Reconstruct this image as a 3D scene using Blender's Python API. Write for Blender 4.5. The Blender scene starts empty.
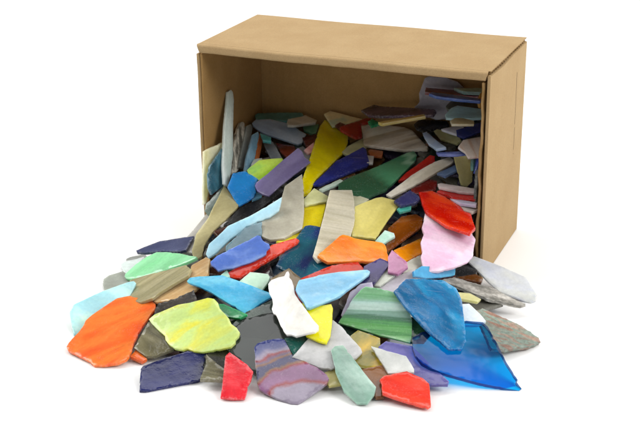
# A cardboard box lying on its side, stained glass shards spilling out of it.
import bpy, bmesh, math, random
import mathutils
import mathutils.geometry
from mathutils import Vector, Matrix

MM = 0.001
scene = bpy.context.scene
COL = scene.collection
random.seed(11)
W, D, H = 260.0, 122.96, 180.5          # box: mouth width, depth, height (mm)

# ------------------------------------------------------------------ helpers
def lin(rgb):
    out = []
    for v in rgb:
        c = v / 255.0
        out.append(c / 12.92 if c <= 0.04045 else ((c + 0.055) / 1.055) ** 2.4)
    return (out[0], out[1], out[2], 1.0)

def link(name, me, mat=None, parent=None):
    o = bpy.data.objects.new(name, me)
    COL.objects.link(o)
    if mat is not None:
        me.materials.append(mat)
    if parent is not None:
        o.parent = parent
    return o

def bm_object(name, bm, mat, parent=None, smooth=None):
    bmesh.ops.recalc_face_normals(bm, faces=bm.faces)
    me = bpy.data.meshes.new(name)
    bm.to_mesh(me)
    bm.free()
    o = link(name, me, mat, parent)
    if smooth is not None:
        for p in me.polygons:
            p.use_smooth = True
        me.set_sharp_from_angle(angle=math.radians(smooth))
    return o

class Nodes:
    def __init__(self, name):
        self.m = bpy.data.materials.new(name)
        self.m.use_nodes = True
        self.t = self.m.node_tree
        self.t.nodes.clear()
    def n(self, kind, **kw):
        nd = self.t.nodes.new(kind)
        for k, v in kw.items():
            if k.startswith('_'):
                setattr(nd, k[1:], v)
            else:
                nd.inputs[k.replace('__', ' ')].default_value = v
        return nd
    def l(self, a, ao, b, bi):
        self.t.links.new(a.outputs[ao], b.inputs[bi])
    def ramp(self, stops, interp='EASE'):
        r = self.t.nodes.new('ShaderNodeValToRGB')
        r.color_ramp.interpolation = interp
        els = r.color_ramp.elements
        while len(els) > 1:
            els.remove(els[-1])
        els[0].position, els[0].color = stops[0]
        for p, c in stops[1:]:
            e = els.new(p)
            e.color = c
        return r
    def math(self, op, a, b=None, clamp=False):
        nd = self.t.nodes.new('ShaderNodeMath')
        nd.operation = op
        nd.use_clamp = clamp
        for i, v in enumerate((a, b)):
            if v is None:
                continue
            if isinstance(v, (int, float)):
                nd.inputs[i].default_value = v
            else:
                self.t.links.new(v[0].outputs[v[1]], nd.inputs[i])
        return nd

# ------------------------------------------------------------------ materials
def glass_material(name, mode, angle, cols, seed, pts=(), depth=1.0):
    N = Nodes(name)
    C = [tuple(v * depth for v in lin(c)[:3]) + (1.0,) for c in cols]
    if len(C) == 1:
        C = C * 2
    tc = N.n('ShaderNodeTexCoord')
    mp = N.n('ShaderNodeMapping')
    mp.inputs['Rotation'].default_value = (0, 0, math.radians(-angle))
    mp.inputs['Location'].default_value = (seed * 0.137 % 3.0, seed * 0.311 % 3.0, seed * 0.073 % 2.0)
    N.l(tc, 'Object', mp, 'Vector')
    # squash along the streak direction
    sq = N.n('ShaderNodeMapping')
    stretch = {'s': (0.12, 1.0, 1.0), 'w': (0.42, 1.0, 1.0), 'p': (0.8, 1, 1), 'r': (0.3, 1, 1),
               'b': (0.10, 1, 1), 'g': (0.3, 1, 1), 't': (1, 1, 1), 'x': (1, 1, 1)}[mode]
    sq.inputs['Scale'].default_value = stretch
    N.l(mp, 'Vector', sq, 'Vector')
    scale = {'s': 52, 'w': 45, 'p': 40, 'r': 170, 'b': 110, 'g': 30, 't': 60, 'x': 30}[mode]
    nz = N.n('ShaderNodeTexNoise', Scale=scale, Detail=4.0, Roughness=0.5, Distortion=0.5)
    N.l(sq, 'Vector', nz, 'Vector')
    k = len(C)
    if mode == 'x':
        # bands that curve round a point outside the shard
        mp2 = N.n('ShaderNodeMapping')
        mp2.inputs['Location'].default_value = (-0.026, 0.034, 0)
        N.l(tc, 'Object', mp2, 'Vector')
        wob = N.n('ShaderNodeMixRGB', Fac=0.022)
        wob.blend_type = 'ADD'
        N.l(mp2, 'Vector', wob, 'Color1')
        N.l(nz, 'Color', wob, 'Color2')
        ln = N.n('ShaderNodeVectorMath', _operation='LENGTH')
        N.l(wob, 'Color', ln, 0)
        v = N.math('MULTIPLY', (ln, 'Value'), 10.5)
        st = [(0.22, C[4]), (0.33, C[4]), (0.36, C[2]), (0.39, C[6]), (0.49, C[6]), (0.515, C[2]), (0.53, C[5]), (0.55, C[3]), (0.61, C[3]),
              (0.635, C[5]), (0.66, C[1]), (0.69, C[2]), (0.71, C[4]), (0.75, C[7]), (0.80, C[0]), (0.88, C[0])]
        rp = N.ramp(st, 'LINEAR')
        N.l(v, 'Value', rp, 'Fac')
        colour = (rp, 'Color')
    elif mode == 'b':
        # broad bands laid across the sheet, with wavering borders
        an = math.radians(angle)
        ys = [(-x * math.sin(an) + y * math.cos(an)) * MM for x, y in pts]
        mpb = N.n('ShaderNodeMapping')
        mpb.inputs['Rotation'].default_value = (0, 0, -an)
        N.l(tc, 'Object', mpb, 'Vector')
        sb = N.n('ShaderNodeSeparateXYZ')
        N.l(mpb, 'Vector', sb, 'Vector')
        span = max(ys) - min(ys)
        v0 = N.math('MULTIPLY_ADD', (sb, 'Y'), -1.0 / span)
        v0.inputs[2].default_value = max(ys) / span - 0.15
        v1 = N.math('MULTIPLY_ADD', (nz, 'Fac'), 0.30)
        N.t.links.new(v0.outputs[0], v1.inputs[2])
        rp = N.ramp([(0.04 + 0.92 * i / (k - 1), c) for i, c in enumerate(C)], 'LINEAR')
        fs = N.n('ShaderNodeMapping')
        fs.inputs['Scale'].default_value = (0.04, 1, 1)
        N.l(mp, 'Vector', fs, 'Vector')
        fsn = N.n('ShaderNodeTexNoise', Scale=420.0, Detail=4.0, Roughness=0.65)
        N.l(fs, 'Vector', fsn, 'Vector')
        v2 = N.math('MULTIPLY_ADD', (fsn, 'Fac'), 0.22)
        N.t.links.new(v1.outputs[0], v2.inputs[2])
        v3 = N.math('SUBTRACT', (v2, 'Value'), 0.11)
        N.l(v3, 'Value', rp, 'Fac')
        colour = (rp, 'Color')
    elif mode == 's':
        mean = [sum(c[j] for c in C) / k for j in range(3)]
        soft = 0.05 if k > 3 else 0.35
        C = [tuple(c[j] * (1 - soft) + mean[j] * soft for j in range(3)) + (1.0,) for c in C]
        cyc = [C[i % k] for i in range(7)]
        rp = N.ramp([(0.30 + 0.40 * i / 6, c) for i, c in enumerate(cyc)], 'LINEAR')
        N.l(nz, 'Fac', rp, 'Fac')
        colour = (rp, 'Color')
    elif mode == 'g':
        gr = N.n('ShaderNodeSeparateXYZ')
        mp3 = N.n('ShaderNodeMapping')
        mp3.inputs['Rotation'].default_value = (0, 0, math.radians(-angle))
        N.l(tc, 'Object', mp3, 'Vector')
        N.l(mp3, 'Vector', gr, 'Vector')
        a = N.math('MULTIPLY', (gr, 'X'), 10.0)
        b = N.math('MULTIPLY_ADD', (nz, 'Fac'), 0.9)
        N.t.links.new(a.outputs[0], b.inputs[2])
        rp = N.ramp([(0.25, C[2]), (0.5, C[0]), (0.72, C[0]), (0.86, C[1]), (0.95, C[0])])
        N.l(b, 'Value', rp, 'Fac')
        colour = (rp, 'Color')
    else:
        lo, hi = {'w': (0.30, 0.70), 'r': (0.36, 0.64)}.get(mode, (0.3, 0.75))
        rp = N.ramp([(lo + (hi - lo) * i / (k - 1), c) for i, c in enumerate(C)])
        N.l(nz, 'Fac', rp, 'Fac')
        colour = (rp, 'Color')
    # fine mottling
    fn = N.n('ShaderNodeTexNoise', Scale=420.0, Detail=3.0, Roughness=0.6)
    N.l(mp, 'Vector', fn, 'Vector')
    amp = {'r': 0.7, 'p': 0.14, 't': 0.08}.get(mode, 0.16)
    mr = N.n('ShaderNodeMapRange')
    mr.inputs['To Min'].default_value = 1 - amp
    mr.inputs['To Max'].default_value = 1 + amp
    N.l(fn, 'Fac', mr, 'Value')
    mul = N.n('ShaderNodeMixRGB', Fac=1.0, _blend_type='MULTIPLY')
    N.l(colour[0], colour[1], mul, 'Color1')
    N.l(mr, 'Result', mul, 'Color2')
    cn = N.n('ShaderNodeTexNoise', Scale=24.0, Detail=3.0, Roughness=0.55, Distortion=1.2)
    N.l(sq, 'Vector', cn, 'Vector')
    cr_ = N.n('ShaderNodeMapRange')
    cr_.inputs['From Min'].default_value, cr_.inputs['From Max'].default_value = 0.3, 0.7
    cr_.inputs['To Min'].default_value, cr_.inputs['To Max'].default_value = 0.80, 1.16
    N.l(cn, 'Fac', cr_, 'Value')
    mul2 = N.n('ShaderNodeMixRGB', Fac=1.0, _blend_type='MULTIPLY')
    N.l(mul, 'Color', mul2, 'Color1')
    N.l(cr_, 'Result', mul2, 'Color2')
    mul = mul2
    # pale dust, tiny chips and scratches
    dn = N.n('ShaderNodeTexNoise', Scale=260.0 + seed % 90, Detail=6.0, Roughness=0.75)
    N.l(mp, 'Vector', dn, 'Vector')
    dr = N.ramp([(0.62, (0, 0, 0, 1)), (0.74, (1, 1, 1, 1))], 'LINEAR')
    N.l(dn, 'Fac', dr, 'Fac')
    scm = N.n('ShaderNodeMapping')
    scm.inputs['Rotation'].default_value = (0, 0, math.radians(seed * 37 % 180))
    scm.inputs['Scale'].default_value = (0.05, 1, 1)
    N.l(tc, 'Object', scm, 'Vector')
    sn = N.n('ShaderNodeTexNoise', Scale=650.0, Detail=1.0, Roughness=0.4)
    N.l(scm, 'Vector', sn, 'Vector')
    sr = N.ramp([(0.74, (0, 0, 0, 1)), (0.78, (1, 1, 1, 1))], 'LINEAR')
    N.l(sn, 'Fac', sr, 'Fac')
    pn = N.n('ShaderNodeTexNoise', Scale=70.0, Detail=3.0, Roughness=0.6)
    N.l(mp, 'Vector', pn, 'Vector')
    pr_ = N.ramp([(0.45, (0, 0, 0, 1)), (0.68, (1, 1, 1, 1))], 'LINEAR')
    N.l(pn, 'Fac', pr_, 'Fac')
    gn = N.n('ShaderNodeTexNoise', Scale=900.0, Detail=2.0, Roughness=0.7)
    N.l(mp, 'Vector', gn, 'Vector')
    gr_ = N.ramp([(0.56, (0, 0, 0, 1)), (0.70, (1, 1, 1, 1))], 'LINEAR')
    N.l(gn, 'Fac', gr_, 'Fac')
    sc_ = N.math('MULTIPLY', (pr_, 'Color'), (gr_, 'Color'))
    d0 = N.math('MAXIMUM', (dr, 'Color'), (sr, 'Color'))
    dd = N.math('MAXIMUM', (d0, 'Value'), (sc_, 'Value'))
    dk = N.math('MULTIPLY', (dd, 'Value'), 0.15)
    dust = N.n('ShaderNodeMixRGB', Color2=(0.62, 0.62, 0.60, 1))
    N.l(dk, 'Value', dust, 'Fac')
    N.l(mul, 'Color', dust, 'Color1')
    # frosted nicks along the broken rim
    at = N.n('ShaderNodeAttribute', _attribute_name='rim')
    en = N.n('ShaderNodeTexNoise', Scale=480.0, Detail=4.0, Roughness=0.7)
    N.l(mp, 'Vector', en, 'Vector')
    er = N.ramp([(0.46, (0, 0, 0, 1)), (0.66, (1, 1, 1, 1))], 'LINEAR')
    N.l(en, 'Fac', er, 'Fac')
    e1 = N.math('MULTIPLY', (at, 'Fac'), (er, 'Color'))
    e2 = N.math('MULTIPLY', (e1, 'Value'), 0.08 + 0.28 * ((seed * 0.618) % 1.0) ** 2)
    pale = N.n('ShaderNodeMixRGB', Fac=0.55, Color2=(0.75, 0.76, 0.76, 1))
    N.l(mul, 'Color', pale, 'Color1')
    rim = N.n('ShaderNodeMixRGB')
    N.l(e2, 'Value', rim, 'Fac')
    N.l(dust, 'Color', rim, 'Color1')
    N.l(pale, 'Color', rim, 'Color2')
    dust = rim
    # surface relief: rolled waviness and grain
    w1 = N.n('ShaderNodeTexNoise', Scale=55.0, Detail=2.0, Roughness=0.5)
    N.l(mp, 'Vector', w1, 'Vector')
    w2 = N.n('ShaderNodeTexNoise', Scale=700.0, Detail=3.0, Roughness=0.6)
    N.l(mp, 'Vector', w2, 'Vector')
    b1 = N.n('ShaderNodeBump', Strength={'r': 0.8, 't': 0.10}.get(mode, 0.22), Distance=0.0018)
    N.l(w1, 'Fac', b1, 'Height')
    b2 = N.n('ShaderNodeBump', Strength={'r': 0.9, 't': 0.0}.get(mode, 0.10), Distance=0.0004)
    N.l(w2, 'Fac', b2, 'Height')
    w3 = N.n('ShaderNodeTexNoise', Scale=190.0, Detail=2.0, Roughness=0.5)
    N.l(mp, 'Vector', w3, 'Vector')
    b3 = N.n('ShaderNodeBump', Strength={'t': 0.0}.get(mode, 0.09), Distance=0.0008)
    N.l(w3, 'Fac', b3, 'Height')
    N.l(b1, 'Normal', b3, 'Normal')
    N.l(b3, 'Normal', b2, 'Normal')
    rr = N.n('ShaderNodeMapRange')
    lo, hi = {'r': (0.45, 0.8), 't': (0.05, 0.16)}.get(mode, (0.06, 0.19))
    rr.inputs['From Min'].default_value, rr.inputs['From Max'].default_value = 0.35, 0.65
    rr.inputs['To Min'].default_value, rr.inputs['To Max'].default_value = lo, hi
    N.l(w1, 'Fac', rr, 'Value')
    out = N.n('ShaderNodeOutputMaterial')
    ps = N.n('ShaderNodeBsdfPrincipled', IOR=1.5)
    ps.inputs['Specular IOR Level'].default_value = 0.45
    N.l(dust, 'Color', ps, 'Base Color')
    N.l(rr, 'Result', ps, 'Roughness')
    N.l(b2, 'Normal', ps, 'Normal')
    if mode in 'wspxb':
        lum = 0.3 * C[0][0] + 0.6 * C[0][1] + 0.1 * C[0][2]
        if max(C[0][:3]) > 0.25:
            big = max(C[0][:3])
            ps.inputs['Subsurface Weight'].default_value = 0.75
            ps.inputs['Subsurface Radius'].default_value = tuple(0.35 + 0.65 * c / big for c in C[0][:3])
            ps.inputs['Subsurface Scale'].default_value = 0.006
    if mode in 'tg':
        # clear sheet glass: tinted straight-through light plus the glossy face
        tr = N.n('ShaderNodeBsdfTransparent')
        tint = N.n('ShaderNodeMixRGB', Fac=1.0, _blend_type='MIX')
        tint.inputs['Color1'].default_value = TINT[name]
        tint.inputs['Color2'].default_value = tuple(c * c * 0.35 for c in TINT[name][:3]) + (1,)
        sd = N.n('ShaderNodeAttribute', _attribute_name='side')
        N.l(sd, 'Fac', tint, 'Fac')
        N.l(tint, 'Color', tr, 'Color')
        mx = N.n('ShaderNodeMixShader')
        body = CLEAR.get(name, 0.35)
        fac = N.math('MULTIPLY', (dd, 'Value'), -0.12)
        fac = N.math('ADD', (fac, 'Value'), body, clamp=True)
        N.l(fac, 'Value', mx, 'Fac')
        N.l(ps, 'BSDF', mx, 1)
        N.l(tr, 'BSDF', mx, 2)
        gl = N.n('ShaderNodeBsdfGlossy', Roughness=0.10)
        N.l(b2, 'Normal', gl, 'Normal')
        fr = N.n('ShaderNodeFresnel', IOR=1.40)
        mx2 = N.n('ShaderNodeMixShader')
        geo = N.n('ShaderNodeNewGeometry')
        fb = N.math('SUBTRACT', 1.0, (geo, 'Backfacing'))
        ff = N.math('MULTIPLY', (fr, 'Fac'), (fb, 'Value'))
        N.l(ff, 'Value', mx2, 'Fac')
        N.l(mx, 'Shader', mx2, 1)
        N.l(gl, 'BSDF', mx2, 2)
        N.l(mx2, 'Shader', out, 'Surface')
    else:
        N.l(ps, 'BSDF', out, 'Surface')
    return N.m

TINT = {'clear_cobalt_glass': (0.006, 0.66, 0.96, 1), 'clear_smoky_glass': (0.42, 0.47, 0.44, 1), 'clear_emerald_glass': (0.25, 0.55, 0.35, 1)}
CLEAR = {'clear_cobalt_glass': 0.90, 'clear_smoky_glass': 0.60, 'clear_emerald_glass': 0.14}

def cardboard(name, flute_axis=None, base=((172, 146, 107), (166, 139, 100)), slit=False):
    N = Nodes(name)
    tc = N.n('ShaderNodeTexCoord')
    a = N.n('ShaderNodeTexNoise', Scale=28.0, Detail=4.0, Roughness=0.6)
    N.l(tc, 'Object', a, 'Vector')
    rp = N.ramp([(0.30, lin(base[1])), (0.70, lin(base[0]))])
    N.l(a, 'Fac', rp, 'Fac')
    f = N.n('ShaderNodeTexNoise', Scale=900.0, Detail=4.0, Roughness=0.7)
    N.l(tc, 'Object', f, 'Vector')
    mr = N.n('ShaderNodeMapRange')
    mr.inputs['From Min'].default_value, mr.inputs['From Max'].default_value = 0.3, 0.7
    mr.inputs['To Min'].default_value, mr.inputs['To Max'].default_value = 0.88, 1.10
    N.l(f, 'Fac', mr, 'Value')
    mul = N.n('ShaderNodeMixRGB', Fac=1.0, _blend_type='MULTIPLY')
    N.l(rp, 'Color', mul, 'Color1')
    N.l(mr, 'Result', mul, 'Color2')
    # dark recycled fibres
    v = N.n('ShaderNodeTexVoronoi', Scale=330.0, Randomness=1.0)
    N.l(tc, 'Object', v, 'Vector')
    vr = N.ramp([(0.05, (1, 1, 1, 1)), (0.13, (0, 0, 0, 1))], 'LINEAR')
    N.l(v, 'Distance', vr, 'Fac')
    vk = N.math('MULTIPLY', (vr, 'Color'), 0.22)
    fib = N.n('ShaderNodeMixRGB', Color2=lin((109, 82, 48)))
    N.l(vk, 'Value', fib, 'Fac')
    N.l(mul, 'Color', fib, 'Color1')
    colour = fib
    bump_in = None
    if flute_axis is not None:
        sx = N.n('ShaderNodeSeparateXYZ')
        N.l(tc, 'Object', sx, 'Vector')
        s1 = N.math('MULTIPLY', (sx, 'XYZ'[flute_axis]), 2 * math.pi / 0.0068)
        s2 = N.math('SINE', (s1, 'Value'))
        bump_in = s2
    if slit:
        sx = N.n('ShaderNodeSeparateXYZ')
        N.l(tc, 'Object', sx, 'Vector')
        wv = N.n('ShaderNodeTexNoise', Scale=60.0, Detail=2.0)
        N.l(tc, 'Object', wv, 'Vector')
        y0 = N.math('MULTIPLY_ADD', (wv, 'Fac'), 0.0012)
        y0.inputs[2].default_value = 0.0885
        dy = N.math('SUBTRACT', (sx, 'Y'), (y0, 'Value'))
        ab = N.math('ABSOLUTE', (dy, 'Value'))
        th = N.math('LESS_THAN', (ab, 'Value'), 0.00062)
        z0 = N.math('GREATER_THAN', (sx, 'Z'), 0.084)
        z1 = N.math('LESS_THAN', (sx, 'Z'), 0.158)
        dash = N.n('ShaderNodeTexNoise', Scale=120.0, Detail=2.0)
        N.l(tc, 'Object', dash, 'Vector')
        dg = N.math('GREATER_THAN', (dash, 'Fac'), 0.44)
        m1 = N.math('MULTIPLY', (th, 'Value'), (z0, 'Value'))
        m2 = N.math('MULTIPLY', (m1, 'Value'), (z1, 'Value'))
        m3 = N.math('MULTIPLY', (m2, 'Value'), (dg, 'Value'))
        m4 = N.math('MULTIPLY', (m3, 'Value'), 0.9)
        cut = N.n('ShaderNodeMixRGB', Color2=lin((58, 42, 24)))
        N.l(m4, 'Value', cut, 'Fac')
        N.l(colour, 'Color', cut, 'Color1')
        colour = cut
    ps = N.n('ShaderNodeBsdfPrincipled', Roughness=0.82, IOR=1.4)
    ps.inputs['Specular IOR Level'].default_value = 0.25
    N.l(colour, 'Color', ps, 'Base Color')
    b2 = N.n('ShaderNodeBump', Strength=0.25, Distance=0.0003)
    N.l(f, 'Fac', b2, 'Height')
    if bump_in is not None:
        b1 = N.n('ShaderNodeBump', Strength=0.10, Distance=0.0006)
        N.l(bump_in, 'Value', b1, 'Height')
        N.l(b1, 'Normal', b2, 'Normal')
    b3 = N.n('ShaderNodeBump', Strength=0.08, Distance=0.003)
    N.l(a, 'Fac', b3, 'Height')
    N.l(b2, 'Normal', b3, 'Normal')
    N.l(b3, 'Normal', ps, 'Normal')
    out = N.n('ShaderNodeOutputMaterial')
    N.l(ps, 'BSDF', out, 'Surface')
    return N.m

# ------------------------------------------------------------------ the shards
def shard_mesh(name, pts, th, seed, rough):
    rnd = random.Random(seed)
    P = [Vector((x, y)) for x, y in pts]
    area = sum(P[i].x * P[(i + 1) % len(P)].y - P[(i + 1) % len(P)].x * P[i].y for i in range(len(P)))
    if area < 0:
        P.reverse()
    # resample the broken edges and nick them
    Q = []
    n = len(P)
    for i in range(n):
        a, b = P[i], P[(i + 1) % n]
        L = (b - a).length
        k = max(1, int(L / 2.2))
        d = (b - a) / max(L, 1e-6)
        nrm = Vector((d.y, -d.x))
        wob = rnd.uniform(-0.014, 0.014) * L
        for j in range(k):
            t = j / k
            p = a.lerp(b, t)
            if j > 0:
                p = p + nrm * (wob * math.sin(math.pi * t) + rnd.gauss(0, 0.035 + 0.22 * rough)
                               - (rnd.random() < 0.05) * rnd.uniform(0.2, 0.7))
            elif k > 1:
                pr = P[i - 1]
                p = p + ((pr - a).normalized() + (b - a).normalized()) * 0.05
            Q.append(p)
    m = len(Q)
    def inset(d):
        R = []
        for i in range(m):
            e1 = (Q[i] - Q[i - 1])
            e2 = (Q[(i + 1) % m] - Q[i])
            n1 = Vector((-e1.y, e1.x)).normalized() if e1.length > 1e-6 else Vector((0, 0))
            n2 = Vector((-e2.y, e2.x)).normalized() if e2.length > 1e-6 else Vector((0, 0))
            nn = n1 + n2
            nn = nn.normalized() if nn.length > 1e-4 else n1
            R.append(Q[i] + nn * d)
        return R
    bv = 0.15
    levels = [(bv, 0.0), (0.045, 0.05), (0.0, bv), (-0.12, th * 0.5), (0.05, th - bv), (bv, th)]
    bm = bmesh.new()
    lay = bm.verts.layers.float.new('rim')
    lay2 = bm.verts.layers.float.new('side')
    lay = bm.verts.layers.float['rim']
    rings = []
    for li, (d, dz) in enumerate(levels):
        ring = []
        for q in inset(d):
            jx = rnd.gauss(0, 0.08 + 0.22 * rough) if 2 <= li <= 4 else 0
            jy = rnd.gauss(0, 0.08 + 0.22 * rough) if 2 <= li <= 4 else 0
            jz = rnd.gauss(0, 0.03 + 0.12 * rough) if 1 <= li <= 4 else 0
            ring.append(bm.verts.new(((q.x + jx) * MM, (q.y + jy) * MM, (-dz + jz) * MM)))
        rings.append(ring)
    for a, b in zip(rings[:-1], rings[1:]):
        for i in range(m):
            bm.faces.new((a[i], b[i], b[(i + 1) % m], a[(i + 1) % m]))
    # the face: boundary ring plus points inside it, so that the rim can be told from the middle
    B = [Vector((v.co.x / MM, v.co.y / MM)) for v in rings[0]]
    x0, x1 = min(q.x for q in B), max(q.x for q in B)
    y0, y1 = min(q.y for q in B), max(q.y for q in B)
    rim = max(0.5, min(1.6, 0.16 * min(x1 - x0, y1 - y0)))
    inner = []
    stepg = 2.4
    for iy in range(int((y1 - y0) / stepg) + 1):
        for ix in range(int((x1 - x0) / stepg) + 1):
            q = Vector((x0 + (ix + 0.5 * (iy % 2)) * stepg + rnd.uniform(-.5, .5), y0 + iy * stepg + rnd.uniform(-.5, .5)))
            dm = 1e9
            ins = False
            for i in range(m):
                a, b = B[i], B[(i + 1) % m]
                ab = b - a
                tt = max(0.0, min(1.0, (q - a).dot(ab) / max(ab.length_squared, 1e-9)))
                dm = min(dm, (q - a - ab * tt).length_squared)
                if (a.y > q.y) != (b.y > q.y) and q.x < (b.x - a.x) * (q.y - a.y) / (b.y - a.y) + a.x:
                    ins = not ins
            if ins and dm > rim * rim:
                inner.append(q)
    ov, oe, of, orig, _e, _f = mathutils.geometry.delaunay_2d_cdt(B + inner, [], [list(range(m))], 1, 1e-5)
    vmap = []
    used = {}
    for k, q in enumerate(ov):
        src = [s for s in orig[k] if s < m]
        if src:
            vmap.append(rings[0][src[0]])
        else:
            nv = bm.verts.new((q.x * MM, q.y * MM, 0.0))
            nv[lay] = 0.0
            vmap.append(nv)
    for f in of:
        vs = [vmap[k] for k in f]
        if len(set(vs)) == 3:
            try:
                bm.faces.new(vs)
            except ValueError:
                pass
    bot = bm.faces.new(list(reversed(rings[-1])))
    bmesh.ops.triangulate(bm, faces=[bot], ngon_method='EAR_CLIP')
    bmesh.ops.recalc_face_normals(bm, faces=bm.faces)
    for li, ring in enumerate(rings):
        for v in ring:
            v[lay] = 1.0
            v[lay2] = 1.0 if 2 <= li <= 4 else 0.0
    me = bpy.data.meshes.new(name)
    bm.to_mesh(me)
    bm.free()
    for p in me.polygons:
        p.use_smooth = True
    me.set_sharp_from_angle(angle=math.radians(30))
    return me

def place(o, loc, n, x):
    n, x = Vector(n).normalized(), Vector(x)
    x = (x - n * x.dot(n)).normalized()
    y = n.cross(x)
    M = Matrix(((x.x, y.x, n.x), (x.y, y.y, n.y), (x.z, y.z, n.z)))
    o.rotation_mode = 'QUATERNION'
    o.rotation_quaternion = M.to_quaternion()
    o.location = Vector(loc) * MM

GROUP = 'stained glass shards spilled from the box'
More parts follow.
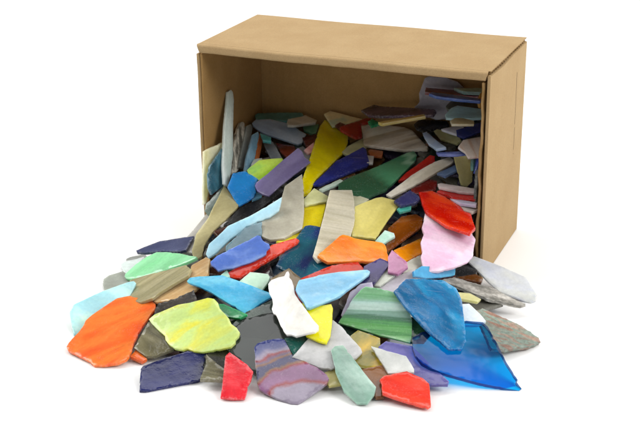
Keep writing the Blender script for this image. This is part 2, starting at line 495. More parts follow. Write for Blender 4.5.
# each shard: material kind, streak angle, colours, colour depth, label, position (mm), facing, edge direction, outline (mm), thickness
SHARDS = [
('w', -20, ((140, 137, 146), (112, 108, 118),), 1.3, 'tall frosted grey shard leaning upright against the back of the box', (181.6, 111.1, 122.8), (0.1208, -0.983, 0.1385), (0.9916, 0.1259, 0.029),
 [(-18.9,-10.8),(-14.4,-6.1),(-15,1.6),(-10.1,15.5),(-5.5,17.5),(9,16.9),(19.8,13.5),(25.8,8.1),(27.5,-18.9),(0.2,-21.9),(-18.4,-15.4)]),
('p', 0, ((123, 74, 82), (92, 58, 64),), 1.3, 'thin dull maroon slab lying across the frosted grey upright shard', (201.3, 101.2, 130.9), (0.0494, -0.0766, 0.9958), (0.9247, 0.3802, -0.0166),
 [(-24,11.3),(-2.5,6.8),(26.1,-1.1),(24.9,-10.8),(0.7,-6.5),(-25.3,0.2)]),
('w', 0, ((148, 180, 180), (118, 152, 154),), 1.3, 'grey teal slab, topmost of the stack against the right wall', (216.8, 103.1, 134.1), (-0.0334, -0.0534, 0.998), (0.9248, 0.3771, 0.0511),
 [(-14.4,8.2),(10.9,3.7),(10.2,-8.9),(-6.7,-3)]),
('w', -80, ((181, 138, 60), (138, 100, 40),), 1.3, 'amber tan chip standing against the right box wall', (229.4, 96.6, 126.8), (0.9286, -0.3395, 0.1498), (0.3626, 0.916, -0.1718),
 [(-5.5,0.5),(0.2,8.1),(4.7,5.3),(3.7,-8.2),(-3.1,-5.7)]),
('w', -5, ((95, 127, 194), (60, 84, 144),), 1.3, 'long narrow cornflower blue slab below the dull maroon slab', (206.6, 83.9, 132.3), (0.0609, -0.0734, 0.9954), (0.9241, 0.3811, -0.0284),
 [(-21.2,6.2),(-18.2,9.9),(6.6,2.8),(24.2,-4.5),(21.9,-9.3),(2.7,-5.6),(-15.9,0.5)]),
('w', 0, ((93, 100, 88), (60, 66, 56),), 1.3, 'dark olive grey slab under the long cornflower blue slab', (209.2, 98.8, 120.3), (0.032, -0.1086, 0.9936), (0.9259, 0.3775, 0.0115),
 [(-13.4,-0.8),(-7.9,10.3),(17.4,4.5),(16.1,-6.6),(-12.2,-7.5)]),
('w', -10, ((164, 200, 208), (134, 168, 180),), 1.3, 'pale steel blue slab with angled end near the right wall', (213.7, 82.2, 118.4), (0.1079, -0.3965, 0.9117), (0.933, 0.3571, 0.0448),
 [(-13.6,-1.2),(-7.7,7.3),(-1.8,10.4),(20,4.1),(19.8,-7.7),(-3.6,-7.5),(-13,-5.5)]),
('w', 0, ((90, 70, 86), (46, 36, 48),), 1.3, 'long dark plum slab lying along the back wall', (147.8, 99.1, 108.6), (-0.1425, -0.1951, 0.9704), (0.9158, 0.3458, 0.204),
 [(-31.3,16.5),(-18.9,22.6),(-13.5,16.9),(34.6,-12.4),(36,-17.4),(32.7,-24.3),(-14.4,-4.6),(-25.2,2.6)]),
('p', 0, ((38, 40, 44), (21, 23, 26),), 1.3, 'glossy black slab beneath the plum slab end', (177.9, 104.4, 96.9), (-0.0149, -0.2619, 0.965), (0.9302, 0.3504, 0.1094),
 [(-12.9,4.3),(-6.9,11.8),(17.1,3.5),(18.9,-7.2),(-4.7,-9.4),(-11.5,-2.9)]),
('w', 0, ((205, 187, 124), (160, 143, 85),), 1.3, 'narrow straw yellow slab edge below the long plum slab', (163.9, 71.4, 110.8), (-0.0767, -0.1163, 0.9903), (0.9227, 0.368, 0.1146),
 [(-21.7,-0.7),(19.6,5.5),(20.5,0.5),(-18.4,-5.3)]),
('w', 0, ((201, 199, 165), (157, 154, 120),), 1.3, 'small cream khaki chip below the pale steel blue slab', (219.2, 65.4, 117), (0.0388, -0.1383, 0.9896), (0.9264, 0.3763, 0.0163),
 [(-9.5,1),(-4.7,5.9),(1.7,5.6),(11,-0.1),(10.3,-6.7),(-8.8,-5.7)]),
('p', 0, ((196, 198, 212), (160, 162, 180),), 1.3, 'light lavender grey chip between the olive shard and navy slab', (211, 74.9, 105.9), (-0.1537, -0.2199, 0.9633), (0.9145, 0.3375, 0.223),
 [(-11.7,5.3),(3.4,4.9),(8.2,-0.2),(0.2,-10)]),
('w', 25, ((40, 54, 122), (24, 31, 72),), 1.3, 'dark navy slab with gritty edge against the right wall', (225.2, 68.1, 107.7), (0.0802, -0.4822, 0.8724), (0.9408, 0.3258, 0.0936),
 [(-10.5,2.3),(12.5,9.3),(12.5,-0.2),(-4.4,-7.8),(-10.1,-3.7)]),
('r', 0, ((51, 53, 47), (21, 22, 15),), 1.3, 'black speckled sliver under the olive khaki shard', (207.3, 61.9, 94.1), (-0.1654, -0.1194, 0.979), (0.9106, 0.3627, 0.1981),
 [(-7.4,15.3),(8.3,-5),(4.3,-10),(-5.3,-0.3)]),
('w', -40, ((164, 184, 224), (136, 160, 208),), 1.3, 'periwinkle grey shard with rounded tip beside the long beige slab', (193.6, 66.7, 95.7), (-0.1798, -0.1884, 0.9655), (0.9088, 0.3438, 0.2364),
 [(-7.5,20),(-3.3,20.7),(3.1,-0.6),(10.3,-18.9),(1.6,-18.3),(-4.2,-2.9)]),
('w', -25, ((160, 160, 120), (116, 116, 82),), 1.3, 'olive khaki shard beside the periwinkle grey one', (204.9, 74.1, 98.6), (-0.2988, -0.389, 0.8714), (0.8826, 0.2347, 0.4074),
 [(-11.9,15.9),(-8.5,17),(9.5,-4.1),(11.4,-13),(6.5,-16),(-7.1,0.2)]),
('p', 0, ((70, 118, 111), (44, 74, 72),), 1.3, 'dark teal chip standing behind the hanging olive finger shard', (239.5, 43.8, 86.8), (0.9286, -0.3395, 0.1498), (0.3626, 0.916, -0.1718),
 [(-3.6,5.8),(5.7,6.8),(1.8,-7.4),(-4,-5.2)]),
('p', 0, ((74, 91, 176), (38, 48, 106),), 1.3, 'cobalt sliver standing against the right wall', (243, 44.7, 87.2), (0.9286, -0.3395, 0.1498), (0.3626, 0.916, -0.1718),
 [(-1.8,6.3),(5.4,6.6),(2.1,-5.1),(-5.7,-7.8)]),
('r', -80, ((36, 36, 31), (74, 74, 68),), 1.3, 'black rough edged sliver standing along the right wall', (247.6, 28.7, 74.1), (0.9005, -0.2164, 0.3772), (0.3792, 0.8154, -0.4374),
 [(-1.9,13.1),(6.5,16.6),(4.2,2.2),(-2,-16.4),(-6.9,-15.6)]),
('p', -80, ((143, 138, 92), (119, 114, 74),), 1.3, 'olive finger shaped shard pointing straight down in the pile', (232.5, 37.6, 80.1), (0.358, -0.8688, 0.342), (0.9256, 0.3783, -0.0079),
 [(-9.9,13.9),(7.1,15.6),(5.5,-7.4),(1.2,-11.6),(-3.9,-10.4)]),
('w', 0, ((124, 138, 208), (75, 90, 158),), 1.3, 'narrow periwinkle slab edge under the speckled black sliver', (218, 50.3, 92.4), (-0.1243, -0.0718, 0.9897), (0.9169, 0.373, 0.1422),
 [(-14.7,8.5),(7.2,2),(11.6,-4.8),(9.4,-8.8),(-13.5,3)]),
('s', -75, ((214, 207, 201), (183, 154, 134), (201, 195, 192),), 1.3, 'milky white shard with a tan streak against the right wall', (232.7, 50.1, 98.8), (0.1157, -0.288, 0.9506), (0.9264, 0.3766, 0.0014),
 [(-10.7,1.6),(-5.5,11.5),(14,17.1),(11,-11.4),(-3.5,-13.3),(-5.3,-5.6)]),
('w', -20, ((185, 198, 160), (199, 181, 138), (143, 168, 148),), 1.3, 'pale marbled green and cream shard at the back wall', (89.8, 108.3, 92.3), (0.1325, -0.4011, 0.9064), (0.9307, 0.3649, 0.0254),
 [(-14.7,6.6),(-9,10.6),(6,4.4),(20.9,-1.8),(4,-9.4),(-7.2,-10.3)]),
('p', 0, ((94, 31, 26), (67, 20, 15),), 1.3, 'small maroon chip beside the yellow shard tip', (96.5, 92.6, 90.9), (0.0755, -0.1783, 0.9811), (0.9256, 0.3785, -0.0025),
 [(-4.8,0.5),(-0.1,6.2),(4.4,2.3),(0.6,-9)]),
('p', 0, ((140, 36, 24), (96, 22, 14),), 1.3, 'dark brick red slab behind the tall yellow shard', (112.4, 95.2, 90.5), (0.3287, -0.3049, 0.8939), (0.8802, 0.442, -0.1729),
 [(-16.3,-3.6),(-11.5,0.1),(8.6,13.8),(18.1,14.3),(10.3,7.2),(3.6,4.5),(4.1,-13.1),(-1.5,-15.6),(-15.4,-7.5)]),
('p', 0, ((195, 199, 154), (165, 168, 132),), 1.3, 'pale yellow green shard between the yellow and beige slabs', (115.5, 78.7, 75.7), (0.0312, -0.1284, 0.9912), (0.9264, 0.3761, 0.0195),
 [(-11.1,-8.1),(-5.5,3.9),(8.8,19.9),(11.9,0.9),(-4.1,-16.6)]),
('p', 0, ((185, 182, 178), (143, 140, 136),), 1.3, 'tiny light grey chip beside the upper navy shard', (138.1, 59.3, 73.8), (0.0206, -0.0829, 0.9963), (0.9257, 0.3779, 0.0123),
 [(-3.3,9.4),(3.9,6.9),(2.4,-8.3),(-3,-8)]),
('w', 0, ((176, 104, 60), (138, 74, 38),), 1.3, 'small amber brown chip under the long beige grey slab', (137.2, 73.9, 75.4), (0.0089, -0.1235, 0.9923), (0.9266, 0.3742, 0.0382),
 [(-5.8,3.5),(-3.9,7.5),(7.7,2.1),(6.3,-8.1),(-4.3,-5)]),
('p', 0, ((47, 154, 104), (31, 122, 80),), 1.3, 'tiny emerald chip on the brick red slab', (125.4, 101.7, 94.5), (0.0944, -0.1469, 0.9846), (0.9232, 0.3831, -0.0313),
 [(-4.5,2),(-0.7,7.2),(7.3,-1.4),(-2.1,-7.8)]),
('s', 12, ((196, 188, 174), (140, 132, 120), (176, 164, 142), (208, 202, 190),), 1.3, 'long beige and grey streaked slab lying inside the box', (146.4, 94.8, 85), (-0.074, -0.3148, 0.9463), (0.9286, 0.3242, 0.1805),
 [(-27.9,31.1),(-21.3,30),(11.8,12.5),(18.8,5.4),(31.4,-25.7),(30.3,-28.6),(9.8,-24.3),(-26.1,-6),(-26.7,5.6)]),
('p', 0, ((90, 112, 144), (68, 86, 110),), 1.3, 'slate blue chip under the long pale grey slab', (217.3, 38.1, 80), (0.0058, -0.3087, 0.9511), (0.9325, 0.3451, 0.1063),
 [(-9.9,-1.3),(6.2,7.6),(7.3,0.2),(-3.5,-6.6)]),
('p', 0, ((110, 26, 24), (74, 16, 15),), 1.3, 'dark maroon shard above the scarlet shard', (200.5, 23.7, 67.5), (0.1586, -0.3742, 0.9137), (0.9256, 0.3785, -0.0057),
 [(-11.3,-1.4),(4.8,10.8),(11.5,8.3),(9.9,-2.7),(-4,-7.5),(-10.8,-7.4)]),
('p', 0, ((180, 168, 160), (143, 133, 126),), 1.3, 'beige grey slab, lowest of the stack above the scarlet shard', (246, 6, 62), (0.0408, -0.0962, 0.9945), (0.9254, 0.3789, -0.0013),
 [(-9.2,7.3),(6.4,5.3),(7.2,-1.9),(0.9,-7.2),(-5.3,-3.5)]),
('p', 0, ((189, 184, 204), (157, 152, 176),), 1.3, 'lavender white slab directly under the crimson slab in the stack', (240.3, 9.2, 65.6), (-0.0668, -0.0157, 0.9976), (0.9227, 0.3795, 0.0677),
 [(-11.1,9.8),(-3.2,5.8),(9.9,-3.9),(8.4,-9.4),(-4,-2.3)]),
('w', -5, ((192, 40, 34), (142, 23, 20),), 1.3, 'crimson slab in the small stack by the right wall', (230.9, 19.6, 66.7), (0.027, -0.1083, 0.9937), (0.9261, 0.377, 0.016),
 [(-16.4,7.7),(-12.7,10.4),(15.8,-0.3),(14.3,-10.2),(-0.9,-7.7)]),
('w', -5, ((207, 194, 192), (168, 154, 153),), 1.3, 'pinkish white slab, topmost of the stack above the scarlet shard', (227.1, 25.4, 70.4), (0.0366, -0.1015, 0.9942), (0.9257, 0.3783, 0.0046),
 [(-14.1,7.7),(-11,9.5),(18.3,-2.5),(16.6,-9.9),(3.5,-6.8),(-13.3,2)]),
('p', 0, ((63, 154, 140), (44, 116, 104),), 1.3, 'small turquoise chip under the violet navy shard', (193.5, -7.8, 59.9), (0.1586, -0.3742, 0.9137), (0.9256, 0.3785, -0.0057),
 [(-6.3,-1.6),(-1.5,3),(6.5,5.4),(5.3,-1.7),(-4,-5.1)]),
('w', -20, ((52, 54, 94), (34, 36, 76),), 1.3, 'violet navy shard beside the scarlet shard corner', (195.9, -1.3, 65.5), (0.1586, -0.3742, 0.9137), (0.9256, 0.3785, -0.0057),
 [(-13.4,-2.1),(0.7,10.9),(7.9,3.7),(8.5,0.1),(4.1,-4.5),(-7.8,-8)]),
('w', 35, ((181, 38, 28), (124, 19, 15),), 1.3, 'narrow red shard between the green leaf shape and grey slab', (187.3, 46.9, 76.1), (0.0465, -0.4911, 0.8699), (0.9429, 0.3091, 0.1241),
 [(-18.2,-12.9),(-10,-3.6),(11,13.5),(15.3,11.8),(14.8,3.6),(-13,-12.4)]),
('w', 30, ((204, 198, 184), (170, 164, 148),), 1.3, 'long pale grey slab slanting beside the green leaf shaped shard', (197.5, 33, 75.9), (0.0881, -0.4744, 0.8759), (0.9397, 0.3312, 0.0849),
 [(-33.7,-19.5),(-10.7,0.5),(9,13.7),(23,18.2),(26.2,14.3),(24.3,11),(4.6,-2.1),(-13.1,-13.5),(-29.6,-22.6)]),
('w', -80, ((220, 216, 180), (181, 176, 138),), 1.3, 'cream shard standing against the left box wall', (9, 0.9, 66.5), (0.9365, -0.3413, 0.0806), (0.3482, 0.932, -0.1001),
 [(-7.9,17.6),(-2.5,19.5),(13.3,22.6),(15.6,15.9),(1.8,1.6),(-3,-17.8),(-7,-29.1),(-10.2,-30.3)]),
('w', -70, ((63, 111, 128), (35, 68, 80),), 1.3, 'dark teal shard standing beside the cream one', (16.6, -5.3, 65.9), (0.8968, -0.3538, 0.2655), (0.421, 0.8669, -0.267),
 [(-8.6,-0.3),(-6.9,6),(7.9,23.3),(10.2,10.9),(10.2,-8.7),(-4.7,-18.7),(-8,-12.6)]),
('w', -60, ((124, 138, 128), (86, 100, 92),), 1.3, 'murky grey green shard behind the curved khaki shard', (17.3, -12.3, 41.9), (-0.0816, -0.7363, 0.6718), (0.9603, 0.1223, 0.2507),
 [(-9.3,-7.3),(-8.1,-0.6),(9,15.2),(13.1,9.5),(0.9,-4.1),(-5.6,-12.7)]),
('p', 0, ((162, 89, 42), (110, 55, 20),), 1.3, 'amber brown sliver standing next to the steel blue slab', (32, 52.2, 73.8), (0.8739, -0.0504, 0.4834), (0.3857, 0.677, -0.6268),
 [(-2.9,0.6),(2.1,17.7),(5.2,11.5),(0.5,-13),(-5,-16.8)]),
('w', -80, ((127, 163, 184), (86, 122, 144),), 1.3, 'steel blue slab standing on edge', (31.4, 40, 74.3), (0.8026, -0.0427, 0.5949), (0.4998, 0.5926, -0.6317),
 [(0.1,21.4),(5.6,28.1),(7.7,23.8),(3.2,-5.9),(-2.1,-25.8),(-8,-29.5),(-6.5,-12)]),
('w', -80, ((135, 140, 136), (93, 98, 95),), 1.3, 'plain grey slab standing between mottled and steel blue slabs', (19.6, 51, 75.5), (0.8163, -0.0262, 0.577), (0.4771, 0.5936, -0.6481),
 [(-0.7,23.2),(4.9,29.6),(7.1,26),(2.4,-11.9),(-1.2,-28.6),(-7.4,-31.4),(-5,-6.9)]),
('r', -80, ((203, 199, 186), (87, 85, 76),), 1.3, 'bark like mottled white and black slab standing on edge', (15, 45.5, 79.2), (0.8832, -0.0024, 0.4689), (0.3561, 0.654, -0.6674),
 [(-2.3,15.2),(1.6,24.5),(7.4,26.4),(7.2,16.3),(1,-30.2),(-7,-39.1),(-7.9,-13.1)]),
('w', -85, ((213, 226, 218), (182, 201, 194),), 1.3, 'tall pale white green shard standing highest beside the left wall', (16.9, 22.5, 92.9), (0.9465, -0.0779, 0.3132), (0.236, 0.8288, -0.5073),
 [(-3,41.3),(1.4,44.6),(4.5,43.2),(6.3,36),(6.6,-16.3),(3.9,-33.8),(-0.2,-47.8),(-5.4,-46.3),(-7.7,-29.4),(-6.4,8.4)]),
('p', 0, ((92, 148, 150), (60, 108, 110),), 1.3, 'dark teal slab lying at the back corner', (27.9, 102.2, 89.1), (-0.0018, -0.2124, 0.9772), (0.9288, 0.3618, 0.0803),
 [(-21.2,6.3),(-18.4,9.8),(24.1,3.7),(26.1,-3.5),(9.1,-10.5),(-19.7,-5.8)]),
('p', 0, ((94, 26, 20), (62, 16, 12),), 1.3, 'dark maroon chip below the small green slab', (70.4, 82.2, 76.3), (0.0408, -0.0962, 0.9945), (0.9254, 0.3789, -0.0013),
 [(-7.5,7.9),(5.5,14.5),(5.6,-8),(-3.6,-14.5)]),
('p', 0, ((110, 42, 26), (74, 24, 16),), 1.3, 'rust brown chip in shadow under the slate grey slab', (57.3, 59.4, 72.5), (-0.0659, -0.0993, 0.9929), (0.9234, 0.3711, 0.0984),
 [(-11.2,20.1),(6,8.4),(10.9,-9.5),(1,-18.6),(-6.8,-0.3)]),
('p', -60, ((140, 149, 156), (106, 115, 122),), 1.3, 'narrow grey slab propped under the slate grey slab', (40.3, 61.3, 71.4), (-0.0653, -0.1238, 0.9902), (0.9238, 0.3677, 0.1069),
 [(-11,29.6),(-2.2,24.9),(10.6,-23.9),(2.6,-30.6)]),
('p', 0, ((74, 160, 160), (53, 124, 124),), 1.3, 'tiny turquoise sliver beneath the slate grey slab', (37.2, 57.5, 82.6), (0.0408, -0.0962, 0.9945), (0.9254, 0.3789, -0.0013),
 [(-6.2,10.7),(4.3,1.6),(4.6,-7.3),(-2.8,-5)]),
('w', -15, ((164, 178, 194), (132, 148, 168),), 1.3, 'large slate grey slab with blunt end near the back corner', (35.7, 83.6, 82.8), (0.2316, -0.4143, 0.8802), (0.9147, 0.4006, -0.0522),
 [(-23.1,7),(-19.5,11.9),(-6.3,13.1),(10.8,8.6),(27.9,-4.9),(24.2,-16.6),(20.5,-18.1),(-12.4,-4.8),(-22,3.8)]),
('w', 0, ((127, 174, 138), (92, 138, 104),), 1.3, 'small muted green slab beside the yellow shard', (60.7, 105, 79.6), (0.1586, -0.3742, 0.9137), (0.9256, 0.3785, -0.0057),
 [(-6.5,2.6),(-4.6,5.4),(8.7,6.8),(5.9,-5.9),(2.1,-7.3),(-5.5,-1.6)]),
('w', 0, ((196, 193, 182), (158, 155, 144),), 1.3, 'small beige grey slab resting on the slate grey slab', (53.8, 96.9, 89.3), (0.2431, -0.0909, 0.9657), (0.8958, 0.4029, -0.1876),
 [(-11.9,-6.8),(-11.1,-0.5),(2.1,9),(4.9,13.2),(16.5,7.1),(15.6,1.7),(-5.2,-11.4),(-10.9,-12.3)]),
('p', 0, ((138, 144, 150), (102, 108, 114),), 1.3, 'grey chip behind the lavender slab corner', (76, 55.1, 73), (-0.0469, -0.1228, 0.9913), (0.925, 0.3693, 0.0895),
 [(-7.7,11.2),(-1.3,16.5),(6.2,-0.6),(4.5,-15.3),(-1.8,-11.8)]),
('w', -30, ((217, 185, 180), (176, 80, 72),), 1.3, 'pinkish white chip with red edge beside the yellow shard', (81, 56.9, 77), (0.1586, -0.3742, 0.9137), (0.9256, 0.3785, -0.0057),
 [(-5.4,-1),(3.6,9.7),(3.6,-2.4),(-1.8,-6.3)]),
('w', 70, ((230, 210, 34), (201, 176, 16),), 1, 'mustard yellow shard mostly hidden under the grey shell shaped shard', (122.7, -58.5, 54.4), (0.0189, -0.1856, 0.9824), (0.928, 0.3689, 0.0519),
 [(-0.2,30.6),(20.1,36.6),(17.5,16.2),(13.3,-14),(-2.1,-21.4),(-16.5,-25.9),(-21.4,-25.5),(-10.7,3.4)]),
('p', 0, ((216, 217, 164), (191, 192, 140),), 0.95, 'small pale cream chip below the tall yellow shard tip', (120.3, -25.3, 64.5), (0.1586, -0.3742, 0.9137), (0.9256, 0.3785, -0.0057),
 [(-10.4,-2.1),(-1.2,12.2),(10.6,2.6),(9.8,-3.4),(-8.7,-9.2)]),
('p', 0, ((207, 224, 210), (174, 196, 180),), 0.95, 'mint white stick shaped sliver below the upper navy shard', (123.7, 6.3, 66.4), (-0.0205, -0.1123, 0.9935), (0.926, 0.3726, 0.0613),
 [(-12.2,-7.5),(6.1,9.6),(8.7,6.2),(6.9,2.5),(-9.6,-10.8)]),
('g', 32, ((76, 152, 112), (168, 220, 184), (44, 90, 64),), 1, 'large dark emerald leaf shaped shard with pale green rim', (157.2, 30, 70.5), (0.0532, -0.2033, 0.9777), (0.9277, 0.3725, 0.027),
 [(-34.9,-9.7),(-23.5,1),(-0.2,16.2),(25.6,36.8),(32.9,39.9),(35.1,32.8),(33.7,24.3),(5,-23.1),(-4.6,-28.8),(-9.9,-34.7),(-23.3,-30.9),(-36,-23.9)]),
('w', -60, ((233, 216, 0), (210, 191, 0),), 1, 'tall bright yellow shard standing in the middle of the pile', (99.1, 48.6, 73.7), (0.2755, -0.1469, 0.95), (0.8889, 0.4153, -0.1935),
 [(-19.4,-63.1),(-20.5,-40.8),(-4.6,52.5),(0.2,65.4),(21.9,43.2),(21.7,32.8),(17.7,14.8),(4.5,-11.8),(-8.1,-35.8),(-13.3,-57)]),
('w', -70, ((188, 184, 168), (160, 156, 140),), 0.95, 'large grey beige shell shaped shard under the lavender slab', (104.1, -55.2, 60.5), (0.0246, -0.2696, 0.9627), (0.9309, 0.3573, 0.0763),
 [(-19,-16.5),(-16.4,0.9),(-2.6,17.5),(0.3,37.3),(14.7,53.3),(16.3,22.4),(16.9,8.1),(15.6,-23.1),(1.2,-34.6),(-10.2,-35.3),(-16.8,-30)]),
('w', 25, ((42, 52, 136), (24, 30, 84),), 0.95, 'upper navy shard leaning across the tall yellow shard', (121.9, 36.7, 71.7), (0.1555, -0.2542, 0.9546), (0.9197, 0.3899, -0.046),
 [(-27.2,-25.6),(-6.9,8.9),(17.8,31.5),(20.4,28.5),(23,7.5),(20.5,2.9),(-21.2,-26.7),(-26.4,-27)]),
('p', 0, ((228, 236, 228), (201, 214, 204),), 0.95, 'white chip peeking out behind the lime shard', (41.8, 27.3, 70), (0.0408, -0.0962, 0.9945), (0.9254, 0.3789, -0.0013),
 [(-5.3,-7.2),(-3.2,5.3),(4,7.3),(4.5,-5.3)]),
('w', 25, ((160, 212, 0), (196, 236, 96), (120, 200, 120),), 0.95, 'lime green shard with white swirl behind the lavender slab', (52.9, 14.1, 69.3), (0.2402, -0.5666, 0.7882), (0.925, 0.3799, -0.0088),
 [(-13.5,-1.7),(-10.9,1.4),(-3.1,8.8),(17.4,10.9),(19.2,7.7),(7.1,-10.1),(-3.5,-12.2),(-12.5,-4.9)]),
('p', 0, ((111, 143, 154), (76, 106, 116),), 0.95, 'murky blue grey shard under the long ice blue shard', (86.2, -94.9, 49.6), (0.11, -0.4513, 0.8855), (0.9364, 0.3458, 0.06),
 [(-14.1,-6.5),(1.3,13.6),(14.3,17),(14.8,2.1),(-2.6,-11.4),(-13.7,-14.8)]),
('w', 35, ((207, 234, 244), (169, 214, 234),), 0.95, 'long ice blue shard under the black slab', (76.1, -85.5, 51.4), (0.2136, -0.5915, 0.7775), (0.9328, 0.36, 0.0176),
 [(-24.9,-20.8),(-22.9,-11.7),(-15.8,-4.4),(-8,4.8),(9.8,13.8),(35.9,31.3),(33.7,19),(26.4,12.6),(10.1,5.4),(-5.9,-7.4),(-15.3,-18.2),(-23.1,-24.4)]),
('p', 0, ((134, 196, 228), (104, 168, 204),), 0.95, 'light blue sliver under the lavender slab corner', (56.7, -6.4, 51.4), (0.1586, -0.3742, 0.9137), (0.9256, 0.3785, -0.0057),
 [(-4.6,4.4),(4.3,3.1),(4.5,-1.9),(-4.2,-5.6)]),
('w', -30, ((30, 144, 216), (20, 120, 188),), 0.95, 'azure blue chip beside the lavender slab', (46.2, -8.5, 57.5), (0.2402, -0.5666, 0.7882), (0.925, 0.3799, -0.0088),
 [(-15.4,0.8),(-11.1,15.8),(-0.5,17.9),(11.2,9.6),(8.7,3.4),(9.8,-4.3),(8.2,-8.9),(-4.6,-18.1),(-6.4,-16.1)]),
('r', 30, ((42, 42, 44), (18, 18, 20),), 0.95, 'long black slab lying on the ice blue shard', (52.4, -13.8, 39.2), (-0.0934, -0.7839, 0.6138), (0.9648, 0.0809, 0.2502),
 [(-25.6,-10.9),(-10.2,3.9),(26.6,15.5),(34.3,14.3),(0.8,-5.1),(-5.1,-7.1),(-20.7,-10.6)]),
('w', 40, ((138, 128, 168), (116, 106, 148),), 0.95, 'lavender purple rectangular slab with a rough brown spot', (74.6, 8.6, 69.5), (0.2402, -0.5666, 0.7882), (0.925, 0.3799, -0.0088),
 [(-23.5,-12.7),(-22.2,-9.5),(-12.8,-0.7),(2.1,15),(13.7,26.6),(17.3,23.2),(19.5,16.6),(24.9,11.6),(23.6,10.6),(10.5,-1.4),(-4.2,-15.8),(-11,-23.4),(-16.4,-21.9),(-21.3,-18.1)]),
('w', 55, ((201, 198, 191), (165, 162, 152),), 0.95, 'curved grey white shard under the khaki one', (16.6, -52.8, 23), (-0.1769, -0.0874, 0.9803), (0.9081, 0.3695, 0.1968),
 [(-11.6,-17.9),(-9.3,-6.4),(-2.7,16.5),(6.9,50.5),(13.2,42.8),(7,-28.4),(3.8,-31),(-7.2,-26.1)]),
('w', 60, ((181, 173, 132), (154, 146, 104),), 0.95, 'curved khaki shard at the left front edge of the box', (39.7, -61, 39.7), (0.1852, -0.2264, 0.9563), (0.9135, 0.3983, -0.0826),
 [(6.5,60.6),(20.8,33),(19.7,29.4),(10.4,11),(2,-3.4),(-4.2,-22.6),(-5.5,-38.2),(-8.5,-41.7),(-12.7,-40.2),(-14.3,-31.3),(-12.7,-10.2),(-4.2,12.3),(2.5,41.2)]),
('p', 0, ((124, 106, 90), (92, 76, 64),), 0.95, 'taupe sliver between the brown and amber shards', (205.9, -22.9, 37.8), (0.2661, -0.1717, 0.9485), (0.8925, 0.4156, -0.1752),
 [(-9,-5),(10.1,15.3),(10.2,4.5),(-11.2,-14.7)]),
('w', 40, ((156, 84, 16), (116, 58, 8),), 0.95, 'brown orange shard beside the pale yellow one', (199.3, -25.5, 47.8), (0.1249, -0.2591, 0.9577), (0.924, 0.382, -0.0172),
 [(-15.8,-22.5),(-13.1,1.9),(-0.7,17.9),(11.2,20.7),(16.7,15.4),(15.2,4.8),(1,-10.9),(-14.4,-27.5)]),
('p', 0, ((201, 201, 188), (170, 170, 156),), 0.95, 'light grey chip below the amber shard', (223, -73, 39.5), (0.333, 0.1368, 0.933), (0.8632, 0.3541, -0.36),
 [(-8.1,-4.2),(10,29.7),(11,10.7),(-3.9,-16),(-9.1,-20.1)]),
('w', 20, ((232, 150, 12), (200, 116, 4),), 0.95, 'amber orange shard beside the pink shard', (211.9, -49.5, 39.7), (0.2401, -0.0348, 0.9701), (0.8951, 0.3946, -0.2074),
 [(-12.6,-1.6),(11.8,26),(12.7,3.8),(-3.6,-15.6),(-8.3,-12.6)]),
('w', 25, ((230, 226, 230), (207, 201, 210),), 0.95, 'white lilac shard behind the steel blue shard', (221.2, -107.4, 38.5), (0.1452, -0.2887, 0.9464), (0.9228, 0.3845, -0.0243),
 [(-19.1,-9.9),(-9.5,3.4),(15,16.1),(18.3,7.2),(5.7,1.5),(-10.4,-18.3)]),
('p', 0, ((220, 223, 210), (194, 198, 182),), 0.95, 'greenish white rounded shard beside the dark purple shard', (212.9, -106.7, 43.9), (0.1586, -0.3742, 0.9137), (0.9256, 0.3785, -0.0057),
 [(-11.7,-10.3),(-0.4,6.9),(4.2,8),(7.3,6.9),(6.2,-0.2),(-5.6,-11.3)]),
('w', 10, ((196, 140, 172), (176, 116, 154),), 0.95, 'mauve pink chip below the amber shard', (217.7, -97.4, 50.2), (0.1586, -0.3742, 0.9137), (0.9256, 0.3785, -0.0057),
 [(-6.5,6.9),(-3.1,14.2),(7.9,1.6),(8.4,-3.5),(0.4,-10.6),(-7.1,-8.6)]),
('w', 50, ((56, 42, 104), (38, 28, 72),), 0.95, 'dark purple shard under the bright orange shard', (204.6, -111.4, 46.7), (0.1586, -0.3742, 0.9137), (0.9256, 0.3785, -0.0057),
 [(-11.3,-11.9),(-7.8,6.3),(4.7,14.6),(11.5,10.4),(10.6,6.3),(-0.7,-11.9),(-6.8,-13.9)]),
('p', 0, ((196, 232, 216), (166, 210, 190),), 0.95, 'mint chip beside the pale yellow shard', (190.3, -43.7, 47.1), (0.1586, -0.3742, 0.9137), (0.9256, 0.3785, -0.0057),
 [(-9.4,-4.7),(-0.9,7.6),(6.4,4.2),(7,0.9),(-3.1,-8)]),
('p', 0, ((210, 210, 180), (180, 180, 152),), 0.95, 'pale cream chip behind the beige streaked shard', (154.8, -14.6, 62.6), (0.1586, -0.3742, 0.9137), (0.9256, 0.3785, -0.0057),
 [(-5.1,6.4),(1.7,6.4),(9.2,2.8),(-0.3,-7.8),(-5.4,-7.8)]),
('w', 50, ((220, 208, 128), (196, 184, 102),), 0.95, 'pale straw yellow shard with smooth face', (172.5, -24.7, 58.9), (0.3088, -0.2846, 0.9076), (0.8855, 0.4343, -0.1651),
 [(-16.8,3.6),(2.3,17.7),(7.6,19.9),(21.2,17.4),(22.8,14.1),(0.7,-30.1),(-19.1,-30.5),(-18.8,-12.1)]),
('w', 60, ((22, 48, 108), (18, 80, 96), (14, 32, 80),), 0.95, 'deep navy shard with teal tint in the middle of the pile', (141.3, -96.2, 47.5), (0.0471, -0.2746, 0.9604), (0.9306, 0.3616, 0.0577),
 [(-23.4,-15.5),(-20.5,-6),(-8.2,18.1),(-1.1,33.1),(3,34.1),(12.8,30.6),(12.7,1.2),(20.6,-14.3),(20.5,-21.5),(-4.3,-33.8),(-12.2,-26.1)]),
